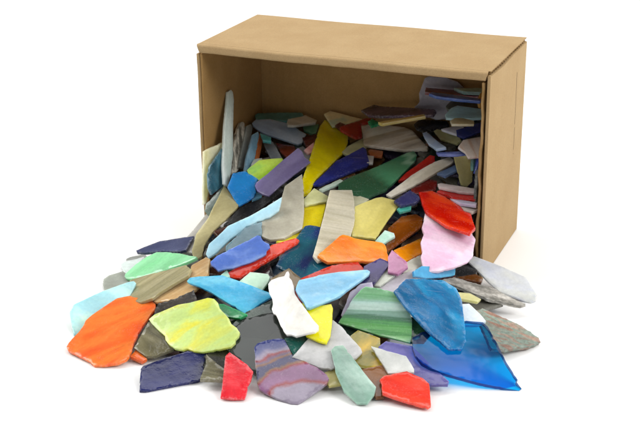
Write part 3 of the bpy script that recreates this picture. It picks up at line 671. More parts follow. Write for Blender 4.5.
('s', -4, ((202, 196, 176), (188, 181, 159), (208, 202, 184), (194, 187, 166),), 0.95, 'upright beige shard with fine wood grain lines', (153, -56.9, 58.9), (0.258, -0.1764, 0.9499), (0.895, 0.4141, -0.1662),
 [(-6.1,44),(12.8,48.3),(14.2,34.4),(14.6,17.9),(13.4,0.1),(9.7,-20.3),(1.3,-41),(-16.2,-51.9),(-20.2,-45.4),(-14.7,-12.4),(-8.8,26.5)]),
('p', 0, ((58, 58, 60), (34, 34, 36),), 0.95, 'dark charcoal chip under the pink shard', (252.1, -18.8, 16.4), (0.0408, -0.0962, 0.9945), (0.9254, 0.3789, -0.0013),
 [(-10.4,1.4),(4.2,14.3),(8.5,1.1),(7.6,-6.9),(-9.9,-9.9)]),
('p', 0, ((124, 74, 26), (90, 50, 16),), 0.95, 'brown amber chip beside the box corner', (261, -33.8, 17.6), (0.0408, -0.0962, 0.9945), (0.9254, 0.3789, -0.0013),
 [(-13.1,2.2),(3.7,6.8),(8.6,0.4),(6.2,-6.7),(-5.5,-2.6)]),
('p', 0, ((98, 180, 224), (74, 156, 204),), 0.95, 'sky blue strip peeking out below the pink shard', (239.6, -77.1, 37.8), (0.7408, -0.0105, 0.6717), (0.5759, 0.5245, -0.627),
 [(-20.6,-11.2),(-10.9,-0),(30.4,23.3),(28.2,14.3),(-7.3,-10.4),(-19.9,-15.9)]),
('w', -8, ((238, 210, 226), (230, 188, 214), (242, 220, 232),), 0.95, 'large pink shard with jagged edge', (235.5, -42.6, 47), (0.3127, -0.1702, 0.9345), (0.8782, 0.4266, -0.2161),
 [(-8.6,42.3),(-10.7,32.1),(-13.5,18.3),(-12.2,11.4),(-15.8,-0.8),(-15.1,-13),(-17,-18.8),(-16.1,-27.6),(-16.1,-32.2),(-12.7,-36.1),(-3.5,-33.2),(9.8,-25.3),(21.7,-15.7),(26.7,-8.1),(31.3,14.5),(29.2,22.2),(19.4,28.7),(3.3,41.5)]),
('w', -35, ((232, 38, 12), (200, 20, 4), (240, 74, 24),), 0.95, 'scarlet shard lying on top of the pink one', (228.6, -4.3, 61.6), (0.1252, -0.1589, 0.9793), (0.9202, 0.3875, -0.0547),
 [(-20.8,26.3),(-9.5,29.3),(-0,21.5),(10.6,8.9),(20.1,-4.8),(21.6,-25.4),(16.3,-33.8),(-2.2,-23.5),(-17.1,-4.5),(-18.8,6.1)]),
('p', 0, ((216, 212, 156), (188, 184, 128),), 0.95, 'pale yellow chip under the silver layered slab', (269.8, -74.8, 21), (0.2334, 0.0853, 0.9686), (0.8953, 0.3699, -0.2482),
 [(-9.5,3.6),(1.5,7.2),(9.7,0.6),(6.5,-5.2),(-8.1,-6.2)]),
('r', -8, ((188, 184, 176), (152, 148, 140), (108, 106, 98),), 0.95, 'long silver grey slab with dark layered edge', (278.6, -54.7, 17.3), (0.2711, -0.0965, 0.9577), (0.8883, 0.4082, -0.2103),
 [(-37.8,5.9),(-25.6,13.3),(8.4,6.7),(19,-0.9),(31.3,-6.7),(26.6,-10.5),(1.5,-8.9),(-23.5,1.2)]),
('w', -25, ((192, 196, 210), (204, 206, 202), (176, 184, 212),), 0.95, 'pearly lavender white shard beside the box corner', (284.6, -15.1, 11.2), (0.1939, -0.3969, 0.8972), (0.9212, 0.3881, -0.0274),
 [(-30.5,21.5),(-24.3,25.9),(-3.6,16.1),(16.6,4.2),(23.6,-13.4),(22,-19.6),(17.6,-22.7),(-6.3,-11.3),(-15.1,-0.6)]),
('w', 15, ((76, 82, 116), (48, 54, 90),), 0.95, 'slate indigo shard at the upper end of the left spill', (-0.8, -75.9, 21.3), (-0.153, -0.1062, 0.9825), (0.9127, 0.3661, 0.1817),
 [(-23.7,2.1),(-17.2,6.4),(-3.9,13.1),(18.5,12.2),(26.6,11),(22.1,-14.9),(15.2,-15.1),(-1.3,-7.7),(-13.8,-5.7),(-22.4,-1.4)]),
('p', 0, ((165, 168, 162), (131, 134, 127),), 0.95, 'thin grey sliver behind the mint green shard', (-33, -69.1, 3.1), (0.0408, -0.0962, 0.9945), (0.9254, 0.3789, -0.0013),
 [(-7.8,-2),(-4.8,1.5),(7.7,6.6),(11.3,-0.5),(-6.4,-5.5)]),
('p', 0, ((223, 234, 230), (200, 214, 208),), 0.95, 'translucent white chip behind the mint green shard', (-27.8, -86.7, 3.9), (0.051, -0.1322, 0.9899), (0.9258, 0.3781, 0.0028),
 [(-9,2.6),(-4.5,7.4),(10.3,13.7),(4.8,-10.4),(-1.6,-13.4)]),
('p', 0, ((180, 184, 174), (156, 160, 150),), 0.95, 'translucent grey shard behind the pale cyan one', (-25, -116.5, 3.3), (0.0254, -0.025, 0.9994), (0.925, 0.3797, -0.0141),
 [(-9.1,-5.2),(-9.9,2.2),(-6.4,9.7),(4.3,17.4),(13.8,4.3),(12,-6.8),(-4.8,-21.5)]),
('s', 30, ((210, 176, 128), (188, 150, 98), (220, 192, 148),), 0.95, 'tan wood coloured shard beside the sky blue shard', (59.3, -147.3, 30.5), (-0.1812, -0.2731, 0.9448), (0.9108, 0.3159, 0.2659),
 [(-23.5,-17.6),(-19.8,-7.3),(1.7,11.2),(4.2,19.7),(15.5,26.4),(19.2,22.1),(19.1,3),(10.8,-14.9),(-6.5,-22.6),(-20.8,-19.9)]),
('s', 28, ((168, 160, 120), (138, 132, 96), (180, 172, 136),), 0.95, 'grey khaki shard under the mint green one', (37.4, -151.6, 26.2), (-0.3284, -0.1987, 0.9234), (0.8655, 0.3283, 0.3784),
 [(-29.1,-4.7),(-28.6,26.3),(-10.1,23.3),(23,14.6),(28.6,3.8),(26.9,-4.9),(4.1,-16.3),(-2.1,-21.5),(-12.6,-20.6)]),
('w', 20, ((143, 220, 160), (168, 232, 184),), 0.95, 'mint green almond shaped shard', (8.1, -104.3, 17.7), (-0.2938, -0.3685, 0.882), (0.8833, 0.248, 0.3979),
 [(-30,0.1),(-29.8,3.3),(-21,11.4),(-11,16.8),(-1.3,18),(9.2,12.5),(23.7,2.8),(39.6,-9.7),(39,-11.3),(29.7,-12.4),(10.4,-11.8),(-7.5,-10.2),(-23,-6.2),(-28.1,-3.3)]),
('w', -30, ((180, 220, 216), (158, 208, 216), (196, 230, 212),), 0.95, 'pale cyan shard under the large orange red shard', (2, -174.7, 14.7), (0.1586, -0.3742, 0.9137), (0.9256, 0.3785, -0.0057),
 [(-26.3,-10.6),(-24.6,-3.5),(-2.7,10.9),(16.1,20.3),(20.8,21.3),(22.6,19.2),(18.1,1.5),(-4.4,-25.7),(-19.6,-33.5)]),
('r', 20, ((51, 41, 31), (23, 18, 13),), 0.95, 'dark brown shard in shadow above the yellow green one', (65.1, -176.9, 24.8), (0.1586, -0.3742, 0.9137), (0.9256, 0.3785, -0.0057),
 [(-13.9,-9.9),(-11.9,1),(0,4.9),(14.7,14),(18.7,1.9),(-7.7,-11.9)]),
('p', 0, ((224, 106, 20), (194, 80, 10),), 0.95, 'orange sliver under the large orange red shard', (62.9, -228, 5), (0.0408, -0.0962, 0.9945), (0.9254, 0.3789, -0.0013),
 [(-6.5,0.5),(-3.1,8.3),(6.4,-2.8),(3.2,-6)]),
('s', -50, ((106, 100, 72), (72, 68, 48), (140, 134, 104),), 0.95, 'dark olive streaked shard between the orange red and yellow green shards', (68.2, -213.5, 10.9), (0.0233, -0.3416, 0.9395), (0.9341, 0.3423, 0.1013),
 [(-14.8,-4.6),(-7,21.2),(-1,22.6),(10.5,-1.3),(15.7,-8.9),(1.3,-14.8),(-4.7,-14.1)]),
('w', 30, ((220, 76, 24), (234, 100, 34), (238, 124, 48), (224, 88, 28),), 0.95, 'large orange red shard with yellow streaks', (27.9, -205.5, 11.2), (-0.0376, -0.2177, 0.9753), (0.9277, 0.3551, 0.115),
 [(-32.9,-17.4),(-32.3,-13.8),(-29.3,-6.7),(-26.6,-1.4),(-23.8,7.9),(-23.4,12.7),(-19.5,19),(-14.2,25.1),(-7.8,32.2),(-2.4,37.9),(3.8,39),(7.5,39.4),(13.6,36.2),(22.3,31.8),(27.5,28.9),(30.1,24.4),(30.2,18.8),(26.7,9.4),(21.4,-7.1),(18.5,-21.7),(18.2,-29.4),(17.2,-36.2),(15.5,-39.9),(10,-43.1),(1.1,-43.8),(-7.9,-43),(-12.2,-37.4),(-31,-22.1)]),
('p', 0, ((60, 60, 54), (36, 36, 32),), 0.95, 'black shard tucked behind the small red one', (124.2, -218.1, 10.5), (0.0518, -0.2278, 0.9723), (0.9286, 0.3693, 0.0371),
 [(-11.3,3.1),(-0.3,13.4),(8.9,6.4),(5.9,-14.8),(-3.2,-8)]),
('s', -10, ((122, 118, 92), (92, 89, 68),), 0.95, 'olive grey slab between the navy and small red shards', (129.5, -234.5, 9.8), (0.068, -0.1948, 0.9785), (0.9266, 0.3759, 0.0105),
 [(-10.3,-8.4),(-7.3,7.6),(-8.2,18.6),(7.5,0.8),(12.3,-8.9),(6,-9.8)]),
('p', 0, ((60, 76, 66), (40, 52, 45),), 0.95, 'smoky dark green shard under the sky blue one', (132.3, -176.1, 24.4), (0.1586, -0.3742, 0.9137), (0.9256, 0.3785, -0.0057),
 [(-17.1,-7.1),(-5.8,6.3),(13.4,18),(15.2,6.3),(3.7,-7.1),(-9.3,-16.5)]),
('p', 0, ((63, 160, 106), (44, 124, 80),), 0.95, 'green sliver under the sky blue shard', (112.4, -176.2, 26.9), (-0.1658, -0.3441, 0.9242), (0.9166, 0.2919, 0.2731),
 [(-13.1,12.4),(-4.9,9.7),(14.4,-7.9),(9.1,-10.5),(-5.6,-3.6)]),
('t', 0, ((44, 52, 46),), 0.95, 'smoky grey transparent shard behind the purple striped one', (149.1, -199.4, 16.8), (0.1179, -0.3622, 0.9246), (0.93, 0.3667, 0.0251),
 [(-23.3,13.3),(-14.3,24.6),(-0.3,30),(14.5,33.5),(23.1,8),(25.6,-12.6),(20.1,-27),(1.7,-29.2),(-7.1,-23.5),(-16.2,-13.2),(-23.9,-3.8)]),
('w', 20, ((26, 32, 96), (18, 22, 62),), 0.95, 'navy shard lying on the table under the yellow green one', (96.1, -240.7, 6.6), (0.1884, -0.2356, 0.9534), (0.9133, 0.3989, -0.0819),
 [(-20.7,-0.1),(-19.6,3),(-5.5,12),(11.1,20.4),(24.3,19.4),(23.9,-4.6),(20.6,-8.3),(-14.8,-21),(-19.3,-20.8)]),
('w', 25, ((216, 220, 88), (196, 220, 136), (220, 214, 72),), 0.95, 'mottled yellow green shard with scalloped edge', (98, -198.9, 21.9), (-0.0481, -0.458, 0.8877), (0.9385, 0.2835, 0.1972),
 [(-40.1,14.4),(-36.2,18.2),(-27.7,21.2),(-18,24.5),(-10.6,24.6),(-0.7,25.9),(5.4,26.9),(10.4,24.9),(13.8,20.4),(15.3,14.9),(19.9,8.8),(23.2,3.7),(25.3,-1.8),(29.7,-6.3),(32.1,-10.8),(31.3,-14),(29.1,-16.6),(28.9,-19.8),(25.8,-22.9),(17,-23.9),(5.1,-23.9),(-2.1,-22.1),(-7.2,-18.7),(-10.7,-19.5),(-17,-17.1),(-22.3,-11.9),(-25.1,-7.4),(-25.6,-4),(-31.6,2.8),(-37.2,9.6)]),
('p', 0, ((180, 220, 200), (152, 196, 174),), 0.95, 'tiny pale mint sliver beside the red orange sliver', (90.1, -139.1, 36.5), (0.0408, -0.0962, 0.9945), (0.9254, 0.3789, -0.0013),
 [(-4.7,-1.9),(1.5,8.8),(4.5,-0.5),(-1.3,-6.4)]),
('p', 0, ((200, 228, 208), (176, 210, 186),), 0.95, 'pale mint shard behind the sky blue shard', (118.7, -136.3, 36.6), (0.1586, -0.3742, 0.9137), (0.9256, 0.3785, -0.0057),
 [(-17.6,-4.2),(-7.3,8.1),(6.8,6),(8.4,2.9),(7,-2.3),(2.7,-10.4)]),
('w', 30, ((220, 60, 24), (192, 36, 8),), 0.95, 'long red orange sliver under the periwinkle chip', (111, -114.3, 44.2), (0.1085, -0.4356, 0.8936), (0.9354, 0.3489, 0.0565),
 [(-27.6,-13.9),(-17,-5.5),(-3,2.9),(7.8,13.6),(27,19.8),(29.4,17.5),(27.8,14.5),(5.1,-2.2),(-7.2,-11.6),(-16.4,-18.6),(-25.9,-16.5)]),
('w', 20, ((116, 148, 220), (92, 124, 200), (148, 176, 232),), 0.95, 'periwinkle blue chip with flaked edge', (97.2, -120, 47.7), (0.2402, -0.5666, 0.7882), (0.925, 0.3799, -0.0088),
 [(-25.2,-6.4),(-19.9,-0.8),(-9,5.6),(1.9,11.9),(11.2,17.6),(13.6,16.9),(15.6,12.6),(20.6,9.8),(21.4,6.5),(18.9,4),(18.5,0.6),(12.2,-3.4),(6.2,-6.9),(-1.1,-9.2),(-7.1,-11.8),(-13.4,-12.4),(-18.8,-14.3),(-21.2,-11.4),(-24.5,-8.8)]),
('w', -15, ((92, 192, 228), (76, 176, 218), (124, 207, 232),), 0.95, 'sky blue triangular shard in front of the red orange sliver', (102.7, -156.1, 33.1), (0.0658, -0.4604, 0.8853), (0.94, 0.3261, 0.0997),
 [(-33.9,12.9),(-31.6,16),(-24.8,16.6),(-16.1,16.1),(-6.2,16),(6.4,9.4),(20.2,1.9),(30.1,-3.8),(33.5,-6.5),(33.2,-8.4),(23.2,-14.8),(15.6,-21.2),(13.3,-22.7),(8.9,-18.9),(-1.2,-10.6),(-13.9,0),(-24.2,6.9),(-32.5,11)]),
('w', 15, ((220, 56, 20), (184, 36, 6),), 0.95, 'red orange shard between the orange and ice blue shards', (171.1, -122.7, 39.6), (0.1586, -0.3742, 0.9137), (0.9256, 0.3785, -0.0057),
 [(-27.7,-12.3),(-22.5,0.8),(2.9,15.1),(23.2,18.2),(28.4,9.9),(16.5,-7.4),(-20.7,-24.2)]),
('w', -25, ((248, 124, 20), (250, 148, 52), (244, 112, 16),), 0.95, 'bright orange shard with angular outline', (178, -86.3, 51.7), (0.2751, -0.2819, 0.9191), (0.8955, 0.4231, -0.1382),
 [(-28.6,-11.1),(-27.1,-8.6),(-19,2.1),(-11.4,12.5),(-8.2,15.1),(-3.8,14.3),(1.3,12.1),(13.8,11.1),(23.3,10.3),(25.8,7.5),(27.3,-2.8),(27.7,-7.3),(25.6,-10.1),(-0.5,-13.4),(-20.9,-17.2),(-25.2,-14.6)]),
('w', -30, ((138, 120, 88), (106, 90, 64),), 0.95, 'taupe brown chip behind the white shard', (143, -137.5, 41.7), (0.1586, -0.3742, 0.9137), (0.9256, 0.3785, -0.0057),
 [(-13,0.3),(-5.5,6.4),(1.3,11.5),(10.7,1.3),(8.5,-8.8),(-2.1,-10.8)]),
('p', 0, ((28, 106, 92), (16, 72, 64),), 0.95, 'dark teal chip below the white shard', (174.9, -191.3, 20), (0.1586, -0.3742, 0.9137), (0.9256, 0.3785, -0.0057),
 [(-10.2,4.1),(5.7,7.8),(7.2,0.4),(-2.7,-12.3)]),
('p', 0, ((200, 192, 128), (168, 160, 100),), 0.95, 'pale olive chip peeking out beside the sage green shard', (209.2, -209.5, 7.9), (0.073, -0.2445, 0.9669), (0.9281, 0.3716, 0.0239),
 [(-7.6,3.7),(3.8,11.5),(6.4,-6.8),(-2.7,-8.4)]),
('w', 20, ((200, 160, 32), (140, 132, 52), (216, 176, 48),), 0.95, 'mustard shard under the green streaked one', (223.7, -179.5, 15.9), (0.1213, -0.3456, 0.9305), (0.9287, 0.3704, 0.0166),
 [(-11.8,15.4),(-5.9,21),(10,13),(9.9,-9.6),(12.5,-14.2),(-3.8,-14.8),(-10.9,-10.9)]),
('p', 0, ((122, 74, 24), (86, 50, 16),), 0.95, 'amber brown shard under the coral red one', (240.9, -203.2, 8.6), (0.184, -0.2691, 0.9454), (0.9157, 0.3965, -0.0653),
 [(-14,9.1),(4,14.9),(8.6,6.6),(3.5,-14.9),(-2.1,-15.7)]),
('w', 30, ((196, 196, 196), (164, 164, 164),), 0.95, 'light grey marbled shard under the lemon yellow one', (200.2, -189, 19.7), (0.1659, -0.3752, 0.912), (0.9246, 0.3809, -0.0115),
 [(-28.3,-8.6),(-19.1,5),(-9.7,17.9),(1.2,25.4),(7.8,18.8),(17.7,4.2),(21.2,-0.8),(21.8,-4),(17.4,-9.3),(-0.5,-19.1),(-9.7,-17.3),(-19.7,-12.1)]),
('w', -60, ((240, 234, 0), (228, 216, 0),), 0.95, 'lemon yellow shard between the white and ice blue shards', (185.6, -173.4, 32.1), (0.1126, -0.3846, 0.9162), (0.9318, 0.361, 0.037),
 [(-15.4,15.4),(-8,19),(-2.1,13),(7.7,14.5),(8.8,10.6),(8.2,-0.2),(6.8,-14.8),(4.1,-22),(0.7,-20.9),(-10.7,-14.6)]),
('w', 20, ((172, 214, 236), (140, 196, 228), (196, 226, 238),), 0.95, 'ice blue shard with tapering tip under the bright orange one', (181.4, -142.8, 45.3), (0.1887, -0.2766, 0.9423), (0.9152, 0.3974, -0.0666),
 [(-26.5,-4.7),(-23.9,4.4),(-11.3,9.3),(-9.2,10.8),(6.3,15.3),(21.9,18),(27.9,19),(29.9,17.1),(28.9,14.3),(22.8,7.2),(11.9,-4),(6.6,-10.5),(-7,-19.1),(-15.9,-24.3),(-18,-23.8),(-20.1,-18.1),(-24.3,-10.9)]),
('p', -20, ((242, 240, 234), (232, 228, 218),), 0.95, 'opaque white shard with pointed top', (158.3, -168.8, 37.5), (-0.1472, -0.4744, 0.8679), (0.9274, 0.2389, 0.2879),
 [(-17.1,24.9),(-14.9,28),(-8.9,29.1),(-4.4,28.8),(-2.9,32.5),(-1.4,33.2),(-0.6,30.6),(-1,27.4),(1.5,23.3),(3.1,17.3),(4.2,9.6),(7.3,2.5),(11.8,-5.8),(16.2,-14.2),(19.8,-21.4),(22.7,-25.6),(22.7,-29.3),(19.9,-31.2),(12.8,-31),(8.4,-31.3),(5.6,-31.5),(2,-28.9),(-1.7,-28),(-3.9,-24.2),(-6.9,-16.9),(-9.1,-9.8),(-12.4,-5.2),(-13.7,-0.9),(-12.7,3.4),(-13.6,9.1),(-16,15.3),(-16.9,20.2)]),
('w', 60, ((207, 200, 220), (180, 172, 196),), 0.95, 'pale lilac shard behind the green streaked one', (200.2, -139.4, 36.2), (0.142, -0.53, 0.836), (0.9388, 0.3398, 0.056),
 [(-11.4,-13.6),(-4.5,6),(3.2,12.7),(12.3,14),(13.6,5.2),(-3.2,-8),(-10,-16.3)]),
('p', 0, ((47, 92, 52), (28, 60, 32),), 0.95, 'dark green shard between the green streaked and steel blue shards', (251.6, -148.2, 23.8), (0.1586, -0.3742, 0.9137), (0.9256, 0.3785, -0.0057),
 [(-7.8,13.3),(-0.5,11.4),(10.4,-2.7),(4,-11),(-6.1,-11)]),
('r', -15, ((154, 128, 112), (124, 140, 128), (140, 106, 90),), 0.95, 'rough brown and grey green shard lying apart on the table', (310, -102.5, 10), (0.3262, -0.0664, 0.943), (0.8694, 0.4126, -0.2717),
 [(-26.9,18),(-18.9,24),(9.6,13.4),(22.6,3.2),(23.7,-2.4),(12.3,-11.5),(-4.7,-20.6),(-17.7,-24.2)]),
('p', 0, ((223, 232, 240), (200, 212, 224),), 0.95, 'white blue chip behind the cobalt transparent shard', (282.9, -113.3, 25.2), (0.1586, -0.3742, 0.9137), (0.9256, 0.3785, -0.0057),
 [(-9.7,11),(-1.4,11.5),(6,1.3),(9.8,-5.4),(3.5,-9.2),(-8.3,-9.2)]),
('w', -20, ((106, 102, 160), (80, 76, 136),), 0.95, 'lavender violet shard under the cobalt transparent one', (261.6, -178.7, 12.6), (0.1137, -0.2676, 0.9568), (0.9256, 0.3784, -0.0042),
 [(-27.2,18),(-21.2,24.1),(-2.7,18.9),(6.5,4.8),(21.2,-15.7),(20.2,-19),(7.6,-19.4),(-4.5,-11.7)]),
('t', 0, ((4, 52, 140),), 0.95, 'cobalt blue transparent shard with chipped edges', (292.5, -158.4, 14), (0.2588, -0.2556, 0.9315), (0.8985, 0.4178, -0.135),
 [(-39,14.9),(-31.7,21.3),(2.4,36.9),(15.1,37.1),(18.3,33.2),(23.6,17.3),(28.4,-0.5),(34.8,-16.3),(33.4,-17.8),(36.7,-24.2),(34.6,-26.2),(7,-22.5),(-4.8,-19.8),(-20.6,-15.6),(-27.1,-12.9),(-33.6,-8.8),(-37.9,-1.8),(-39.5,5.7)]),
('b', -8, ((120, 168, 128), (132, 180, 140), (108, 160, 116), (132, 172, 144), (148, 180, 168), (168, 196, 188), (180, 200, 192), (160, 186, 176), (124, 156, 140), (132, 164, 152), (88, 124, 104), (88, 140, 96), (104, 164, 104), (96, 156, 92), (116, 172, 112), (88, 144, 92), (128, 180, 124), (156, 204, 152),), 0.95, 'green shard with pale streaks', (221, -147.2, 32.2), (0.125, -0.5536, 0.8233), (0.9427, 0.3251, 0.0755),
 [(-30,-6.9),(-24.2,2.5),(-19.3,12.4),(-12.5,20.5),(-9.3,22.7),(2.2,20.1),(22,12.7),(21.8,1.5),(24.2,-7.7),(23.2,-21.8),(22,-26.3),(-0.5,-18.9),(-19.6,-10.9)]),
('w', -40, ((10, 116, 168), (8, 96, 144), (28, 140, 186),), 0.95, 'large steel blue shard with scratched face', (261.7, -130.9, 34.6), (0.2945, -0.2574, 0.9203), (0.8884, 0.4286, -0.1645),
 [(-32.7,13.3),(-22.8,27.4),(-8.8,29.6),(6,31),(15.5,24.1),(19,11.3),(19,-9.8),(18.5,-28.3),(14.8,-36.5),(5.1,-37.9),(-7.9,-24.5),(-25.8,0.2)]),
('p', -20, ((207, 208, 204), (182, 184, 180),), 0.95, 'light grey four sided shard behind the coral red one', (245.5, -184.9, 16), (0.0962, -0.3475, 0.9327), (0.9312, 0.3624, 0.039),
 [(-15.2,14.3),(-10.2,12.2),(9.4,3.9),(14.4,-8.3),(14.2,-11),(-4,-11.1),(-8.5,0)]),
('w', -30, ((238, 74, 52), (228, 52, 34), (242, 92, 60),), 0.95, 'coral red shard at the front of the spill beside the sage green one', (261, -204.5, 9.3), (0.1027, -0.2213, 0.9698), (0.9248, 0.3802, -0.0112),
 [(-17.1,6.2),(-14.2,10),(-5.3,12.6),(2.3,14.8),(7.1,11.3),(13.1,7.8),(17,2.4),(17.1,-5.5),(16.8,-18.6),(14.6,-20.5),(-4,-12.9),(-15.7,-7.1),(-16.1,-2.2),(-15.7,1.7)]),
('x', -20, ((40, 50, 110), (98, 86, 112), (134, 56, 58), (62, 60, 92), (140, 130, 148), (124, 86, 58), (128, 88, 122), (80, 84, 126),), 0.95, 'purple shard with curved pink, blue and rust stripes', (176.8, -216.7, 12.1), (0.0881, -0.3519, 0.9319), (0.9321, 0.3591, 0.0475),
 [(-23.8,21),(-21.7,24.6),(-15.4,27.2),(-6.4,28.8),(-2,27.4),(0.1,22.2),(3,14.6),(5.3,10.4),(10.4,7.7),(14.8,5.1),(21.7,-0.1),(28.5,-6.8),(30,-10.5),(28.5,-14.9),(19.3,-22.9),(8.4,-32.1),(2.9,-31.1),(-6.3,-26.2),(-15.1,-20.3),(-18.2,-17.4),(-20.3,-12.4),(-21.3,-2.1),(-22.5,7.7)]),
('w', -50, ((159, 188, 170), (134, 166, 152), (176, 200, 188),), 0.95, 'sage green elongated shard with smooth face', (223.6, -208.4, 12.9), (0.112, -0.3798, 0.9183), (0.9316, 0.3617, 0.036),
 [(-14.8,22),(-12,25.5),(-6.2,26.2),(0,15.6),(7.5,2.4),(16.2,-11.7),(14.6,-18.1),(9.9,-25.1),(2.7,-24.8),(-6.1,-14.4),(-11.8,2.3)]),
('w', -80, ((224, 48, 60), (204, 28, 44),), 0.95, 'small crimson shard standing forward on the table', (148.7, -237.4, 10.3), (0.1586, -0.3742, 0.9137), (0.9256, 0.3785, -0.0057),
 [(-11.4,-17),(-10.5,-0.8),(-9.8,18.6),(-7.1,22.1),(-2.5,18.3),(5.8,11.1),(10.6,4.8),(9.2,-2.3),(6.6,-8.2),(7.1,-10.3),(5.5,-18),(-3.3,-18.4)]),
]
SPECIAL = {'cobalt blue transparent shard with chipped edges': 'clear_cobalt_glass',
           'smoky grey transparent shard behind the purple striped one': 'clear_smoky_glass',
           'large dark emerald leaf shaped shard with pale green rim': 'clear_emerald_glass'}
for i, (mode, ang, cols, depth, label, loc, nrm, xax, pts) in enumerate(SHARDS):
    mat = glass_material(SPECIAL.get(label, 'opal_glass'), mode, ang, cols, i + 1, pts, depth)
    me = shard_mesh('glass_shard', pts, 2.3 + 0.8 * random.random(), 100 + i, 1.0 if mode == 'r' else 0.0)
    o = link('glass_shard', me, mat)
    place(o, loc, nrm, xax)
    o['label'] = label
    o['category'] = 'glass shard'
    o['group'] = GROUP

